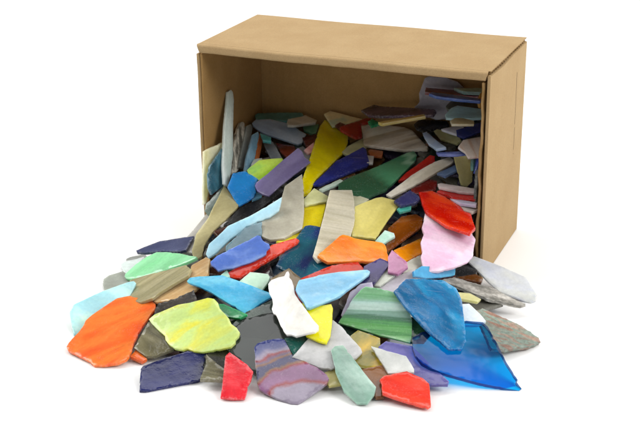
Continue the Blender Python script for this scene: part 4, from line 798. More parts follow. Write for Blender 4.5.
# shards deeper in the heap, seen only through the gaps
DEEP = [
(3, 'dark green shard half buried in the gaps of the pile', (92.8, -197.8, 7.2), (-0.0106, -0.2574, 0.9662), (0.9301, 0.3522, 0.104), [(-9.4,14.4),(-10.7,-0.6),(-2.4,-10.1),(5.5,-14.6),(9.4,0.4),(5.5,9.2)]),
(2, 'taupe grey shard half buried in the gaps of the pile', (75.5, 25.4, 57.1), (0.0997, 0.0735, 0.9923), (0.9197, 0.3737, -0.12), [(13.8,20.4),(-7.4,15.6),(-13.4,-10.3),(3.8,-16.5),(20.9,5.4)]),
(5, 'pale grey shard half buried in the gaps of the pile', (34.9, 29.4, 57), (-0.1457, -0.5324, 0.8336), (0.9319, 0.2093, 0.2963), [(17.5,15.3),(-12.2,14.3),(-8.7,-14),(9,-17.9)]),
(7, 'brown amber shard half buried in the gaps of the pile', (222.1, -83.1, 25.5), (0.0626, -0.1317, 0.9893), (0.9251, 0.3795, -0.0081), [(-2.2,20.5),(-18.3,1.4),(-9,-17.8),(5.4,-21.2),(12.1,13.6)]),
(1, 'rust brown shard half buried in the gaps of the pile', (208.4, -26.5, 25.3), (0.1763, -0.1977, 0.9642), (0.9139, 0.3967, -0.0858), [(-7.4,-15.4),(6.3,-7.3),(7.4,9.4),(-0.5,14),(-9.8,-1.1)]),
(0, 'slate blue shard half buried in the gaps of the pile', (172.6, 86.4, 78), (0.028, -0.1954, 0.9803), (0.9282, 0.3691, 0.0471), [(13,4.9),(-1,9),(-12.4,-5.8),(5.6,-5.7)]),
(7, 'brown amber shard half buried in the gaps of the pile', (150, -29.7, 42.9), (0.2358, -0.3663, 0.9), (0.9106, 0.4068, -0.073), [(-7.4,10.5),(-15.4,4),(-7.4,-8.8),(8.3,-13),(15.2,-2.2),(8.8,9.9)]),
(4, 'dark violet shard half buried in the gaps of the pile', (218.3, -78.3, 31.3), (0.0313, -0.3241, 0.9454), (0.9332, 0.3483, 0.0885), [(17.7,-1.4),(11.6,5),(-4.9,12),(-14.3,4.4),(-13.8,-5.4),(5.2,-11.6)]),
(3, 'dark green shard half buried in the gaps of the pile', (206.6, -164.1, 16.6), (0.3644, -0.3004, 0.8813), (0.867, 0.4551, -0.2032), [(-8.3,15),(-15.1,1.2),(-4.8,-12.3),(13.9,-16.7),(16.8,-3.3),(9.2,12.2)]),
(3, 'dark green shard half buried in the gaps of the pile', (134.5, -174.5, 18.4), (0.2861, -0.4604, 0.8401), (0.9045, 0.4192, -0.0783), [(16.9,0.2),(12,6.2),(-6.7,11.7),(-21.5,1.1),(-10.2,-9.1),(7.2,-10)]),
(7, 'brown amber shard half buried in the gaps of the pile', (171.7, 80.3, 71.3), (-0.0341, -0.421, 0.9063), (0.9371, 0.3019, 0.1754), [(-5,-15.1),(11.3,-7.1),(4.4,14),(-12.6,-3.3)]),
(7, 'brown amber shard half buried in the gaps of the pile', (222.8, -146.6, 10.9), (-0.4014, -0.1662, 0.9005), (0.8336, 0.3413, 0.4344), [(-3.5,16.9),(-10.5,-1),(-3,-16.8),(4.3,-12.8),(8.8,9.5)]),
(6, 'black shard half buried in the gaps of the pile', (39.9, -171.7, 13.4), (-0.3962, -0.2337, 0.8877), (0.8368, 0.3062, 0.4539), [(10.8,19.9),(-8.6,14.5),(-16.4,-18.7),(5.3,-17.7)]),
(2, 'taupe grey shard half buried in the gaps of the pile', (122.5, -89.2, 40.5), (-0.0382, -0.4611, 0.8863), (0.9394, 0.286, 0.1892), [(-4.6,-12.4),(6.8,-5.2),(9.2,5.9),(2.4,11.3),(-6.9,7.8),(-7.6,-8.1)]),
(3, 'dark green shard half buried in the gaps of the pile', (186.9, -151.5, 13), (0.4888, -0.3008, 0.8186), (0.8089, 0.5078, -0.2961), [(7.5,13),(-8.1,6.8),(-7.8,-9),(10.8,-1.8)]),
(2, 'taupe grey shard half buried in the gaps of the pile', (41.6, 85.3, 71), (-0.0468, -0.3983, 0.9159), (0.935, 0.3053, 0.1805), [(-6.5,-11.5),(4.7,-7.5),(11.3,12.2),(-2.6,10.5)]),
(6, 'black shard half buried in the gaps of the pile', (110.9, 70.4, 64), (0.2498, -0.1405, 0.958), (0.8957, 0.4094, -0.1735), [(20.9,-4.7),(7.2,12.1),(-15.5,14.1),(-14.8,-9.8),(2.5,-19.3)]),
(0, 'slate blue shard half buried in the gaps of the pile', (152.4, 18, 57.8), (0.0122, -0.4743, 0.8801), (0.942, 0.3007, 0.149), [(-16,-0.1),(-3,-14),(12.5,-13.3),(15.3,6.6),(-3,15.3)]),
(1, 'rust brown shard half buried in the gaps of the pile', (219.5, 94.2, 102.3), (0.0066, -0.1078, 0.9941), (0.9263, 0.3753, 0.0345), [(-2.8,14.7),(-8.6,3.5),(-4.4,-14.8),(6.7,-12.1),(6.9,0.9)]),
(2, 'taupe grey shard half buried in the gaps of the pile', (51.1, -10.5, 15.2), (0.3178, 0.1559, 0.9352), (0.8688, 0.3471, -0.3531), [(-12.5,14.9),(-16.1,-4.4),(-7.9,-12.6),(4.9,-16.1),(17.1,1.8),(4.1,17.8)]),
(0, 'slate blue shard half buried in the gaps of the pile', (117.9, -100.4, 31.8), (-0.2555, -0.2836, 0.9242), (0.8923, 0.2989, 0.3383), [(13.1,-7.2),(9.7,8.6),(-5.2,10.7),(-11,-0.3),(-2.5,-11.2)]),
(4, 'dark violet shard half buried in the gaps of the pile', (183.9, 50, 60.9), (-0.0691, -0.1235, 0.9899), (0.9235, 0.3675, 0.1103), [(-11.7,-12.3),(7.9,-8.5),(16.7,6),(4.1,17),(-8.1,6.3)]),
(0, 'slate blue shard half buried in the gaps of the pile', (219.7, 106.1, 106.9), (-0.2215, -0.3805, 0.8977), (0.9057, 0.261, 0.334), [(12,-4.5),(-4.3,9.2),(-14.4,2.3),(3,-8.8)]),
(4, 'dark violet shard half buried in the gaps of the pile', (162.8, -80.3, 39.9), (0.4528, -0.0229, 0.8911), (0.8115, 0.4248, -0.4013), [(5.2,13.7),(-9.3,7),(-5.5,-18),(8.3,-1.5)]),
(7, 'brown amber shard half buried in the gaps of the pile', (50.2, -85.5, 18.5), (0.2924, -0.4804, 0.8266), (0.9044, 0.42, -0.0758), [(15.3,16.3),(-8,7.1),(-13.9,-15.3),(3.5,-11.9)]),
(6, 'black shard half buried in the gaps of the pile', (118.3, -121.9, 24.5), (0.3105, -0.4926, 0.8127), (0.9, 0.4275, -0.0847), [(5.3,-10.2),(6.9,5.8),(-7.7,11.7),(-5.5,-6.3)]),
(6, 'black shard half buried in the gaps of the pile', (61.7, -59.8, 29.9), (0.5315, -0.3051, 0.7899), (0.7844, 0.5297, -0.3229), [(-21,-1.5),(-10.3,-11.8),(5.1,-11),(24,-1.1),(10.9,11.4),(-10.2,9.3)]),
(6, 'black shard half buried in the gaps of the pile', (198.1, -22.3, 27.9), (0.1154, -0.5991, 0.7919), (0.9475, 0.3058, 0.0932), [(-18.5,-6.6),(1.8,-13.4),(15.1,-0.8),(17.8,12.7),(-13.1,5.1)]),
(7, 'brown amber shard half buried in the gaps of the pile', (88.8, -110.1, 27), (0.2257, -0.5119, 0.8286), (0.9234, 0.3835, -0.0147), [(11.2,-8.7),(6.2,7),(-12.7,4.6),(-8.6,-5.3)]),
(2, 'taupe grey shard half buried in the gaps of the pile', (187.9, 46.2, 59.3), (0.3664, -0.4279, 0.826), (0.8757, 0.4588, -0.1507), [(10.2,-17.1),(17.1,0.2),(8.1,16.1),(-5.2,15),(-13.5,-2.8),(-11.1,-14.5)]),
(5, 'pale grey shard half buried in the gaps of the pile', (175, -150.1, 20.2), (0.0446, -0.54, 0.8402), (0.9467, 0.2917, 0.1371), [(-11.6,-19.5),(5,-15.1),(15.8,6.2),(13.9,21.5),(-8,16.6),(-18.6,-7.8)]),
(1, 'rust brown shard half buried in the gaps of the pile', (79.2, -199.8, 8.3), (-0.1845, -0.199, 0.9624), (0.9081, 0.3402, 0.2444), [(-10.4,-12.3),(3.6,-16.5),(16.9,-0.5),(12.5,11.6),(-7.9,12.9),(-15.5,0.1)]),
(0, 'slate blue shard half buried in the gaps of the pile', (11.7, -46.6, 9.1), (0.2653, -0.2354, 0.9349), (0.8957, 0.4191, -0.1486), [(-15.9,-5.7),(0.9,-14),(9.7,-8.8),(17.1,10.4),(-1.4,13.2),(-16.3,5.6)]),
(2, 'taupe grey shard half buried in the gaps of the pile', (240.1, 95.9, 105.9), (0.5778, 0.0736, 0.8125), (0.7266, 0.4074, -0.5532), [(2.1,-13.5),(10.5,6.8),(-3.8,14.1),(-10.6,-5.1)]),
(7, 'brown amber shard half buried in the gaps of the pile', (137.8, 53.2, 63), (0.0278, -0.0397, 0.9988), (0.9251, 0.3797, -0.0107), [(-6.1,-12.9),(6.2,-14.7),(14.6,7.3),(6.7,15.8),(-8.7,6.5),(-11.4,-6.1)]),
(3, 'dark green shard half buried in the gaps of the pile', (126.9, 91.3, 72.7), (-0.0657, -0.1882, 0.9799), (0.9251, 0.3567, 0.1305), [(-4.9,23),(-13.5,-3.9),(10.6,-16.9),(11.9,3.1)]),
(4, 'dark violet shard half buried in the gaps of the pile', (171.7, 53, 64.3), (0.1579, -0.4594, 0.8739), (0.9313, 0.3634, 0.0228), [(9.7,17.4),(-13.2,5.6),(-4.2,-19.7),(8.7,-9.7)]),
(6, 'black shard half buried in the gaps of the pile', (96.8, 100.5, 71.8), (0.3049, -0.0283, 0.9519), (0.8757, 0.4012, -0.2686), [(6,8.3),(-10.5,0.7),(0.1,-10.8),(7.5,-8.1)]),
(4, 'dark violet shard half buried in the gaps of the pile', (168.5, -28.6, 35.1), (0.236, -0.3013, 0.9238), (0.9066, 0.4105, -0.0977), [(-13.9,-16.2),(4.5,-9.5),(9.5,18.7),(-3.6,10.9)]),
(6, 'black shard half buried in the gaps of the pile', (204.9, 23.1, 60.1), (0.2003, -0.3245, 0.9243), (0.9156, 0.3978, -0.0587), [(-20.5,10.4),(-10.7,-7.6),(4.6,-13.8),(19.3,3.5),(4.9,13.6)]),
(6, 'black shard half buried in the gaps of the pile', (25.4, -103.2, 11), (0.2454, -0.501, 0.8297), (0.9182, 0.3947, -0.0332), [(-21.2,-3.7),(-9.9,-14),(17.9,-10.7),(17.5,10.1),(-8.1,15.6)]),
(5, 'pale grey shard half buried in the gaps of the pile', (191.2, -127.4, 29.3), (0.4092, 0.0694, 0.9096), (0.831, 0.3836, -0.403), [(2.5,-19.1),(15.4,11.8),(-2.6,26.2),(-10.1,-14.4)]),
(6, 'black shard half buried in the gaps of the pile', (258.5, -43.9, 12.8), (0.3796, 0.1889, 0.9055), (0.8437, 0.3311, -0.4226), [(-6.1,-10.9),(7.2,-1.2),(0.8,10.3),(-6.7,4.4)]),
(3, 'dark green shard half buried in the gaps of the pile', (167.6, 89.7, 69.7), (0.4342, -0.2493, 0.8654), (0.8333, 0.4762, -0.2807), [(9.8,-9),(13.3,3.1),(-8.1,12.6),(-11.1,-4.3)]),
(5, 'pale grey shard half buried in the gaps of the pile', (37.2, -99.1, 18), (-0.0843, -0.1928, 0.9776), (0.9235, 0.3534, 0.1493), [(11.3,2.9),(6.5,10.1),(-16.3,-0.8),(-4.7,-7.7)]),
(0, 'slate blue shard half buried in the gaps of the pile', (126, -149, 18.2), (0.4012, -0.4313, 0.8078), (0.8622, 0.4758, -0.174), [(17.1,-15.8),(15.5,2.7),(5.4,20.7),(-18.8,9.7),(-8.2,-14.5)]),
(4, 'dark violet shard half buried in the gaps of the pile', (192.6, -139.8, 21.1), (0.0062, -0.2987, 0.9543), (0.9321, 0.3474, 0.1026), [(-6.3,-21.7),(11,-4.9),(8,19.4),(-8.5,19.7),(-15.4,0.6)]),
(2, 'taupe grey shard half buried in the gaps of the pile', (186.2, 73.6, 73.6), (-0.2125, -0.1942, 0.9576), (0.9016, 0.3389, 0.2687), [(-19.3,-7.6),(5.8,-11.3),(18.8,5.3),(12.4,11.2),(-13.3,3.3)]),
(5, 'pale grey shard half buried in the gaps of the pile', (102, -156.8, 21.6), (0.3097, -0.0793, 0.9474), (0.8756, 0.4122, -0.2517), [(-2.6,18.1),(-13.1,11.1),(-7.2,-19.5),(9,-19.3),(14.2,9.7)]),
(1, 'rust brown shard half buried in the gaps of the pile', (118.5, 48.6, 66.6), (0.0976, -0.2946, 0.9506), (0.9284, 0.371, 0.0197), [(13.1,-4.2),(12.2,6.8),(-4.2,13),(-13.1,5.6),(-15.7,-8.3),(3.3,-12.4)]),
(3, 'dark green shard half buried in the gaps of the pile', (94.5, -106.4, 31.1), (0.1446, -0.1949, 0.9701), (0.9189, 0.3902, -0.0586), [(20.7,5.8),(6.8,20.4),(-14.9,13.6),(-20.1,3.5),(-15.7,-16.5),(9.7,-13.2)]),
(4, 'dark violet shard half buried in the gaps of the pile', (126.9, 11.3, 58.4), (-0.1451, -0.3962, 0.9065), (0.923, 0.2758, 0.2682), [(7.4,16.9),(-17.3,5.4),(-12.7,-7.8),(2.9,-22),(17.3,9.2)]),
(4, 'dark violet shard half buried in the gaps of the pile', (205.1, -6.5, 23.7), (0.4606, -0.299, 0.8355), (0.8238, 0.4946, -0.277), [(-1.4,-20.6),(11.5,-8.5),(15.8,12.6),(8.6,17),(-5.8,19.4),(-12.5,-11.6)]),
(1, 'rust brown shard half buried in the gaps of the pile', (32.6, 67.7, 58.7), (0.3292, 0.0145, 0.9441), (0.8661, 0.3936, -0.308), [(-16,-4.4),(5.9,-7.4),(17.2,1.2),(-6.8,7)]),
(1, 'rust brown shard half buried in the gaps of the pile', (240.4, -54.4, 20.7), (0.1187, -0.3069, 0.9442), (0.9269, 0.3751, 0.0054), [(-9.4,10.6),(-3.1,-14.2),(11.5,-12.3),(12.5,8.7)]),
(7, 'brown amber shard half buried in the gaps of the pile', (130.7, 71.3, 67.3), (0.1489, -0.4927, 0.8571), (0.935, 0.3523, 0.0401), [(-21.6,-9.7),(8,-11.2),(16.6,1.4),(6.8,18.4),(-13,8.7)]),
(7, 'brown amber shard half buried in the gaps of the pile', (174.5, -19.4, 42.5), (0.1441, -0.139, 0.9797), (0.9171, 0.3907, -0.0795), [(17.1,5),(-1.6,10.9),(-12.6,7.4),(-18.3,-11.4),(6.1,-13)]),
(1, 'rust brown shard half buried in the gaps of the pile', (75.9, -121.3, 31.7), (0.2966, 0.0042, 0.9549), (0.8778, 0.3928, -0.2743), [(-11.1,-11.6),(2.4,-7),(9.8,1.9),(11.9,15.2),(2.4,10.2),(-7.2,2.7)]),
(5, 'pale grey shard half buried in the gaps of the pile', (113.1, 7, 57.8), (-0.2527, -0.3546, 0.9), (0.8959, 0.2657, 0.3561), [(14.4,7.6),(-2.2,9.3),(-10,5.6),(-14.3,-10.6),(-0.8,-10.9),(12.4,-3.2)]),
(1, 'rust brown shard half buried in the gaps of the pile', (109.3, 26.7, 53.1), (-0.2453, -0.4041, 0.881), (0.9005, 0.2418, 0.3615), [(-6.8,-13),(6.5,-5.6),(13.8,9.8),(1.7,12),(-8,4.4)]),
(6, 'black shard half buried in the gaps of the pile', (244.2, -42.5, 6.7), (0.0117, -0.2538, 0.9671), (0.9303, 0.3574, 0.0826), [(11.7,-2.3),(7.7,6.3),(-6.9,6.4),(-9.7,-3.5),(6.8,-7.6)]),
(2, 'taupe grey shard half buried in the gaps of the pile', (140.5, 78.8, 63.9), (0.0628, -0.0764, 0.9951), (0.924, 0.3812, -0.029), [(14.6,11.7),(-10.7,5.9),(-10.1,-16.1),(5.4,-12.1)]),
(0, 'slate blue shard half buried in the gaps of the pile', (19.8, -34.3, 11.4), (-0.1716, -0.4319, 0.8852), (0.9201, 0.2511, 0.3008), [(9.3,-22.8),(11,2.4),(-1.3,24.8),(-11,-0.3)]),
(4, 'dark violet shard half buried in the gaps of the pile', (78.9, -30, 28.1), (0.2503, -0.2508, 0.935), (0.9004, 0.4153, -0.1296), [(12.7,-16.5),(15.8,-1.8),(2.4,16.8),(-15.2,13.2),(-8.3,-10.4)]),
(6, 'black shard half buried in the gaps of the pile', (95.4, -94, 36.4), (0.1131, 0.0542, 0.9921), (0.9182, 0.3758, -0.1252), [(23,1),(2.3,14.2),(-25.6,0.8),(-12.2,-14.1),(12.1,-15.9)]),
(6, 'black shard half buried in the gaps of the pile', (230.3, -25, 17.1), (-0.2108, -0.3373, 0.9174), (0.9064, 0.284, 0.3126), [(8.4,-19.2),(15.8,-0.3),(5.4,14.1),(-16.2,14.1),(-12.5,-16.8)]),
(1, 'rust brown shard half buried in the gaps of the pile', (165.6, -83.1, 43.1), (-0.0659, -0.092, 0.9936), (0.9233, 0.372, 0.0957), [(-8.5,13.6),(-15.2,8.4),(-4.5,-15.3),(8.2,-18.3),(12,-5.7),(8,13.2)]),
(0, 'slate blue shard half buried in the gaps of the pile', (75.1, 33.8, 65.6), (0.1266, -0.1021, 0.9867), (0.9185, 0.3877, -0.0777), [(-12.6,-5),(3.4,-12.7),(10.2,-3.3),(14.2,5.7),(-3.1,13.1),(-10.6,4.2)]),
(0, 'slate blue shard half buried in the gaps of the pile', (51.3, 99, 62.4), (-0.2107, -0.504, 0.8373), (0.9161, 0.1973, 0.3491), [(-3.1,11.5),(-6.2,7.7),(-1.6,-14),(4.9,-14.7),(8,0.3)]),
(6, 'black shard half buried in the gaps of the pile', (88.8, 34.8, 54.3), (0.2227, -0.5093, 0.831), (0.9239, 0.3825, -0.0131), [(15.9,8.1),(-2,17.5),(-19.2,-11.6),(15.6,-9)]),
(5, 'pale grey shard half buried in the gaps of the pile', (218.3, 64.6, 82), (0.1844, -0.5525, 0.8126), (0.9346, 0.3546, 0.029), [(-16,5.9),(-10.2,-10.9),(16,-13.1),(16.3,-0.9),(-5.6,12)]),
(4, 'dark violet shard half buried in the gaps of the pile', (255.4, -24.2, 6.9), (0.1181, -0.0696, 0.9906), (0.9189, 0.3858, -0.0824), [(0.2,-13.6),(5.5,-8.1),(8.2,5.7),(4.9,13),(-4.7,8.7),(-9.7,-6.3)]),
(3, 'dark green shard half buried in the gaps of the pile', (236, 86.5, 109.7), (-0.5297, -0.1799, 0.8286), (0.7586, 0.3369, 0.5577), [(6,-20.3),(8.7,8.4),(-13.8,17.9),(-10.9,-7.4)]),
(0, 'slate blue shard half buried in the gaps of the pile', (184.3, 6, 50.4), (-0.0042, -0.1878, 0.9822), (0.928, 0.3652, 0.0737), [(2.2,-21.8),(10.3,6.7),(-3.9,14.7),(-13.3,6.1)]),
(4, 'dark violet shard half buried in the gaps of the pile', (159.2, 15.5, 57.9), (0.2687, -0.548, 0.7918), (0.9165, 0.3984, -0.0353), [(-18.4,-11.6),(-0.7,-13.3),(17.5,-1),(21,9.4),(5,14.8),(-7.5,7)]),
(0, 'slate blue shard half buried in the gaps of the pile', (46.7, 92.8, 59.7), (0.0922, -0.3471, 0.9332), (0.9315, 0.3613, 0.0423), [(-2.1,17.2),(-13.9,3.4),(-3.5,-19.3),(14.2,-5.7)]),
(1, 'rust brown shard half buried in the gaps of the pile', (120.3, 41.2, 62.1), (0.2338, -0.4435, 0.865), (0.9164, 0.398, -0.0436), [(15.2,-12.8),(2.1,10.4),(-17.7,11.5),(0.7,-12.3)]),
(1, 'rust brown shard half buried in the gaps of the pile', (60.3, -62.7, 37.4), (0.1738, -0.0115, 0.9847), (0.9094, 0.3855, -0.156), [(-9,-14.3),(14.2,0.7),(2.4,21.7),(-16.4,0.9)]),
(0, 'slate blue shard half buried in the gaps of the pile', (185.8, -66.3, 37.8), (0.2948, -0.3714, 0.8802), (0.8954, 0.4291, -0.1188), [(-10.8,19),(-13.4,4),(-2.2,-21.3),(11.5,-16.4),(15.8,-2.3),(7,9.8)]),
(3, 'dark green shard half buried in the gaps of the pile', (201.7, 73.5, 76.8), (0.2308, -0.4955, 0.8371), (0.921, 0.3888, -0.0238), [(16,11.5),(-4.9,17.5),(-17.1,1.3),(-13.5,-14.5),(6.4,-13.6)]),
(6, 'black shard half buried in the gaps of the pile', (186, -93.2, 34.5), (0.5462, -0.2581, 0.7965), (0.7709, 0.5272, -0.3575), [(6.7,15.9),(-6.2,7.6),(-8.7,-19.9),(10.8,-3.9)]),
(4, 'dark violet shard half buried in the gaps of the pile', (273.9, -46.4, 8.2), (-0.1856, -0.107, 0.9768), (0.9065, 0.365, 0.2122), [(-18.6,-9),(-1.6,-13.9),(15,3.4),(1.6,14.2),(-11.6,10.2)]),
(4, 'dark violet shard half buried in the gaps of the pile', (134.8, 103.8, 68.2), (0.0817, -0.1235, 0.989), (0.9236, 0.3822, -0.0286), [(-12.8,1.7),(-5.2,-9.6),(6.2,-7.6),(6.9,8.8),(-2.5,9)]),
(2, 'taupe grey shard half buried in the gaps of the pile', (31.9, -79.8, 10.5), (0.0802, 0.0189, 0.9966), (0.9217, 0.3792, -0.0814), [(2,-15.5),(9.7,-1.1),(0.7,18.4),(-7.5,10.9),(-7.7,-12.9)]),
(0, 'slate blue shard half buried in the gaps of the pile', (210, 85.2, 97.2), (0.0449, -0.3121, 0.9489), (0.9323, 0.3544, 0.0724), [(-8.9,-13.7),(5.2,-11.6),(16,0.4),(7.2,14.5),(-11.8,6.5)]),
(5, 'pale grey shard half buried in the gaps of the pile', (204.4, 34.8, 65.8), (0.0415, -0.397, 0.9168), (0.9369, 0.3344, 0.1023), [(4.6,15.1),(-12.3,7.9),(-2.7,-19.3),(13.4,-4.8)]),
(5, 'pale grey shard half buried in the gaps of the pile', (42.1, 95.5, 69.4), (0.0314, -0.0963, 0.9948), (0.9257, 0.3781, 0.0074), [(-14.3,-17.8),(19.8,-5.4),(7.5,15.3),(-13.9,7.7)]),
(5, 'pale grey shard half buried in the gaps of the pile', (170.2, -10.7, 40.6), (0.2788, -0.4178, 0.8645), (0.9033, 0.4198, -0.0884), [(13.7,9.6),(3.3,13),(-22.6,-4.4),(5.5,-11.2)]),
(2, 'taupe grey shard half buried in the gaps of the pile', (42.2, -19.2, 22.4), (-0.209, -0.5207, 0.8275), (0.9178, 0.1879, 0.3498), [(19.7,-0.9),(10.4,11.8),(-3.4,14.6),(-18.1,5.2),(-16.3,-10.5),(2.6,-14.8)]),
(6, 'black shard half buried in the gaps of the pile', (76.1, -155.6, 25.3), (-0.1358, -0.1781, 0.9746), (0.9165, 0.3509, 0.1918), [(-17.7,0.3),(-5.5,-12.7),(5.7,-10.5),(16,-3.9),(3.8,9.9),(-12.2,9.5)]),
(6, 'black shard half buried in the gaps of the pile', (195.3, 91.4, 82.6), (-0.4066, -0.1774, 0.8961), (0.8311, 0.3356, 0.4434), [(-5.4,24.2),(-12.3,15.4),(-9.3,-13.9),(4.4,-19.5),(13.9,-8.7),(13.9,10)]),
(7, 'brown amber shard half buried in the gaps of the pile', (28.6, 76.4, 58.1), (0.2297, -0.4227, 0.8765), (0.9158, 0.3989, -0.0476), [(10.2,-19.2),(13.7,1.4),(-0,18.8),(-10.4,21.9),(-18.6,-2.3),(0.7,-20.3)]),
(6, 'black shard half buried in the gaps of the pile', (191.9, -14.6, 28), (0.2747, -0.3449, 0.8974), (0.8994, 0.4223, -0.113), [(-6.3,20.2),(-14.5,2.5),(-5.7,-16.8),(3.3,-21.6),(12.7,-11.5),(10.6,16.1)]),
(1, 'rust brown shard half buried in the gaps of the pile', (158.3, 83.3, 63), (-0.1109, -0.5369, 0.8361), (0.9376, 0.2225, 0.2671), [(10.7,-8.9),(10.8,6.3),(-8.5,16.9),(-4.6,-13.4)]),
(4, 'dark violet shard half buried in the gaps of the pile', (32.7, 13.6, 48.4), (0.3063, -0.4113, 0.8582), (0.8948, 0.4321, -0.1123), [(-23.9,-4.8),(-1.8,-11.7),(17.2,-4.2),(19,5.6),(-13.5,9.7)]),
(6, 'black shard half buried in the gaps of the pile', (116.1, -126.5, 32.3), (-0.163, -0.4447, 0.8805), (0.9225, 0.2478, 0.2958), [(-7.2,18.2),(-15.4,3.7),(-6.7,-12.5),(6.2,-17),(13.9,-8.9),(6.6,14.1)]),
(3, 'dark green shard half buried in the gaps of the pile', (225.6, 71.1, 88.8), (0.3176, -0.2187, 0.9226), (0.879, 0.433, -0.1999), [(-5.4,-23.1),(12,-9.6),(11.2,10.8),(-4.4,19.8),(-12,-11.6)]),
(4, 'dark violet shard half buried in the gaps of the pile', (145.5, 89.6, 65.9), (0.0878, -0.1765, 0.9803), (0.9246, 0.3806, -0.0143), [(5.5,-22.4),(14.3,-2.5),(-2.2,18.8),(-16.8,11.6),(-17.1,-8.6)]),
(6, 'black shard half buried in the gaps of the pile', (196.4, 7.7, 49.2), (-0.0847, -0.2612, 0.9615), (0.9255, 0.337, 0.173), [(-8.8,16.8),(-12.8,-2.4),(8,-17.7),(5.4,11.6)]),
(4, 'dark violet shard half buried in the gaps of the pile', (152.4, 88.5, 71.4), (0.1163, -0.3489, 0.9298), (0.9294, 0.3684, 0.022), [(7.8,-16.5),(10.1,3.4),(2,14.5),(-12.6,8.2),(-10.3,-2.1)]),
(4, 'dark violet shard half buried in the gaps of the pile', (167.7, 101.3, 71.2), (0.0043, -0.5935, 0.8045), (0.9512, 0.2508, 0.1798), [(0.4,12.6),(-9.5,5.5),(-8.8,-7.7),(-1,-12.5),(8.4,-8.4),(10.8,7.4)]),
(5, 'pale grey shard half buried in the gaps of the pile', (186, 7.4, 58.4), (0.0052, -0.1421, 0.9898), (0.9269, 0.372, 0.0486), [(-16.2,5.8),(-0.6,-11.7),(12.8,-4.1),(0.6,12.9)]),
(0, 'slate blue shard half buried in the gaps of the pile', (195.4, 16, 51.9), (0.1798, 0.1998, 0.9631), (0.9083, 0.3423, -0.2406), [(-0.6,-17),(7.7,-6.1),(7.2,9.5),(-0.1,18.1),(-9.8,6.1),(-10.3,-9.4)]),
(6, 'black shard half buried in the gaps of the pile', (24.2, 93.9, 71), (0.4027, -0.0212, 0.915), (0.8365, 0.4144, -0.3585), [(4.1,-15.2),(13.9,7),(-0.9,16.6),(-15.9,-2.4)]),
(5, 'pale grey shard half buried in the gaps of the pile', (172.5, 94.9, 78.3), (-0.108, -0.4083, 0.9063), (0.9294, 0.2823, 0.2379), [(-14.2,2.6),(-6.3,-7.4),(1.7,-8.9),(15.1,0.4),(11.5,5.7),(-6.6,7.4)]),
(0, 'slate blue shard half buried in the gaps of the pile', (213.4, 30.8, 54.3), (-0.0537, -0.1345, 0.9894), (0.9248, 0.3671, 0.1001), [(-7.4,-17.3),(9.5,-13.3),(12.6,13.7),(-4.9,12),(-10.6,3.6)]),
(6, 'black shard half buried in the gaps of the pile', (26.9, -4.2, 12.8), (0.3151, -0.0999, 0.9437), (0.8745, 0.4169, -0.2479), [(13.5,8.5),(-2.1,15.9),(-16.5,-4.5),(-10.7,-13.2),(12.7,-2.6)]),
(2, 'taupe grey shard half buried in the gaps of the pile', (173.8, 100.6, 78.7), (0.1758, -0.513, 0.8399), (0.9327, 0.3598, 0.0245), [(-10.4,-7.2),(0.7,-9.4),(9.9,3.2),(2.6,11.7),(-6.2,4.3)]),
(0, 'slate blue shard half buried in the gaps of the pile', (111.6, 14.3, 56.3), (-0.3181, -0.127, 0.9394), (0.8687, 0.3578, 0.3425), [(16.9,-6.8),(10.4,9.9),(-14.8,14.9),(-23.9,7.2),(-18.1,-3.3),(6.4,-14.6)]),
(5, 'pale grey shard half buried in the gaps of the pile', (22.1, 24.7, 52.8), (0.3303, -0.4265, 0.8418), (0.8883, 0.442, -0.1245), [(9.8,14.7),(1.5,13.2),(-15.8,-9),(-6.2,-11.7),(10.5,-5.6)]),
(7, 'brown amber shard half buried in the gaps of the pile', (198.5, 85.7, 90.2), (0.1654, 0.0312, 0.9857), (0.9105, 0.3794, -0.1648), [(17.7,11.1),(5.6,14.6),(-14.5,6.5),(-17.4,-12.3),(-8.8,-12.3),(13.1,-1.9)]),
(5, 'pale grey shard half buried in the gaps of the pile', (70.9, 15.5, 54.2), (0.4646, -0.1723, 0.8684), (0.8128, 0.4723, -0.3411), [(18.2,-4.4),(-2.4,10.9),(-17.9,-1.4),(-1.5,-10.6)]),
(5, 'pale grey shard half buried in the gaps of the pile', (190.6, 86.2, 78.3), (0.1983, -0.0876, 0.9762), (0.9061, 0.396, -0.1485), [(-7.2,-19.5),(14.6,2.7),(5.7,19.5),(-16,-3.7)]),
(4, 'dark violet shard half buried in the gaps of the pile', (167.9, 37.3, 59.5), (0.1339, -0.3222, 0.9371), (0.926, 0.3776, -0.0025), [(-12.4,-13.7),(5.6,-11.9),(15.4,-0),(4,12.9),(-16.3,2.6)]),
(7, 'brown amber shard half buried in the gaps of the pile', (232.4, 53.9, 78), (0.1616, -0.5507, 0.8186), (0.9379, 0.3438, 0.046), [(11.4,3.3),(4.8,7.9),(-15.6,-3.3),(-4.2,-9.7)]),
(0, 'slate blue shard half buried in the gaps of the pile', (203.9, 14, 53), (0.0159, -0.2448, 0.9694), (0.93, 0.3598, 0.0756), [(0.1,12.1),(-6.5,0.5),(-3.4,-16),(7,1.1)]),
(0, 'slate blue shard half buried in the gaps of the pile', (108.7, 107.9, 72.5), (-0.4621, -0.0856, 0.8825), (0.8022, 0.3841, 0.4572), [(-8.7,10.3),(-10.6,-0.7),(12.4,-8.6),(8.7,3.6)]),
(0, 'slate blue shard half buried in the gaps of the pile', (233.4, 56.6, 77.2), (0.2199, -0.0582, 0.9737), (0.9006, 0.3956, -0.1798), [(3.4,-19.4),(9.8,6.9),(-5.3,13.6),(-12.2,4)]),
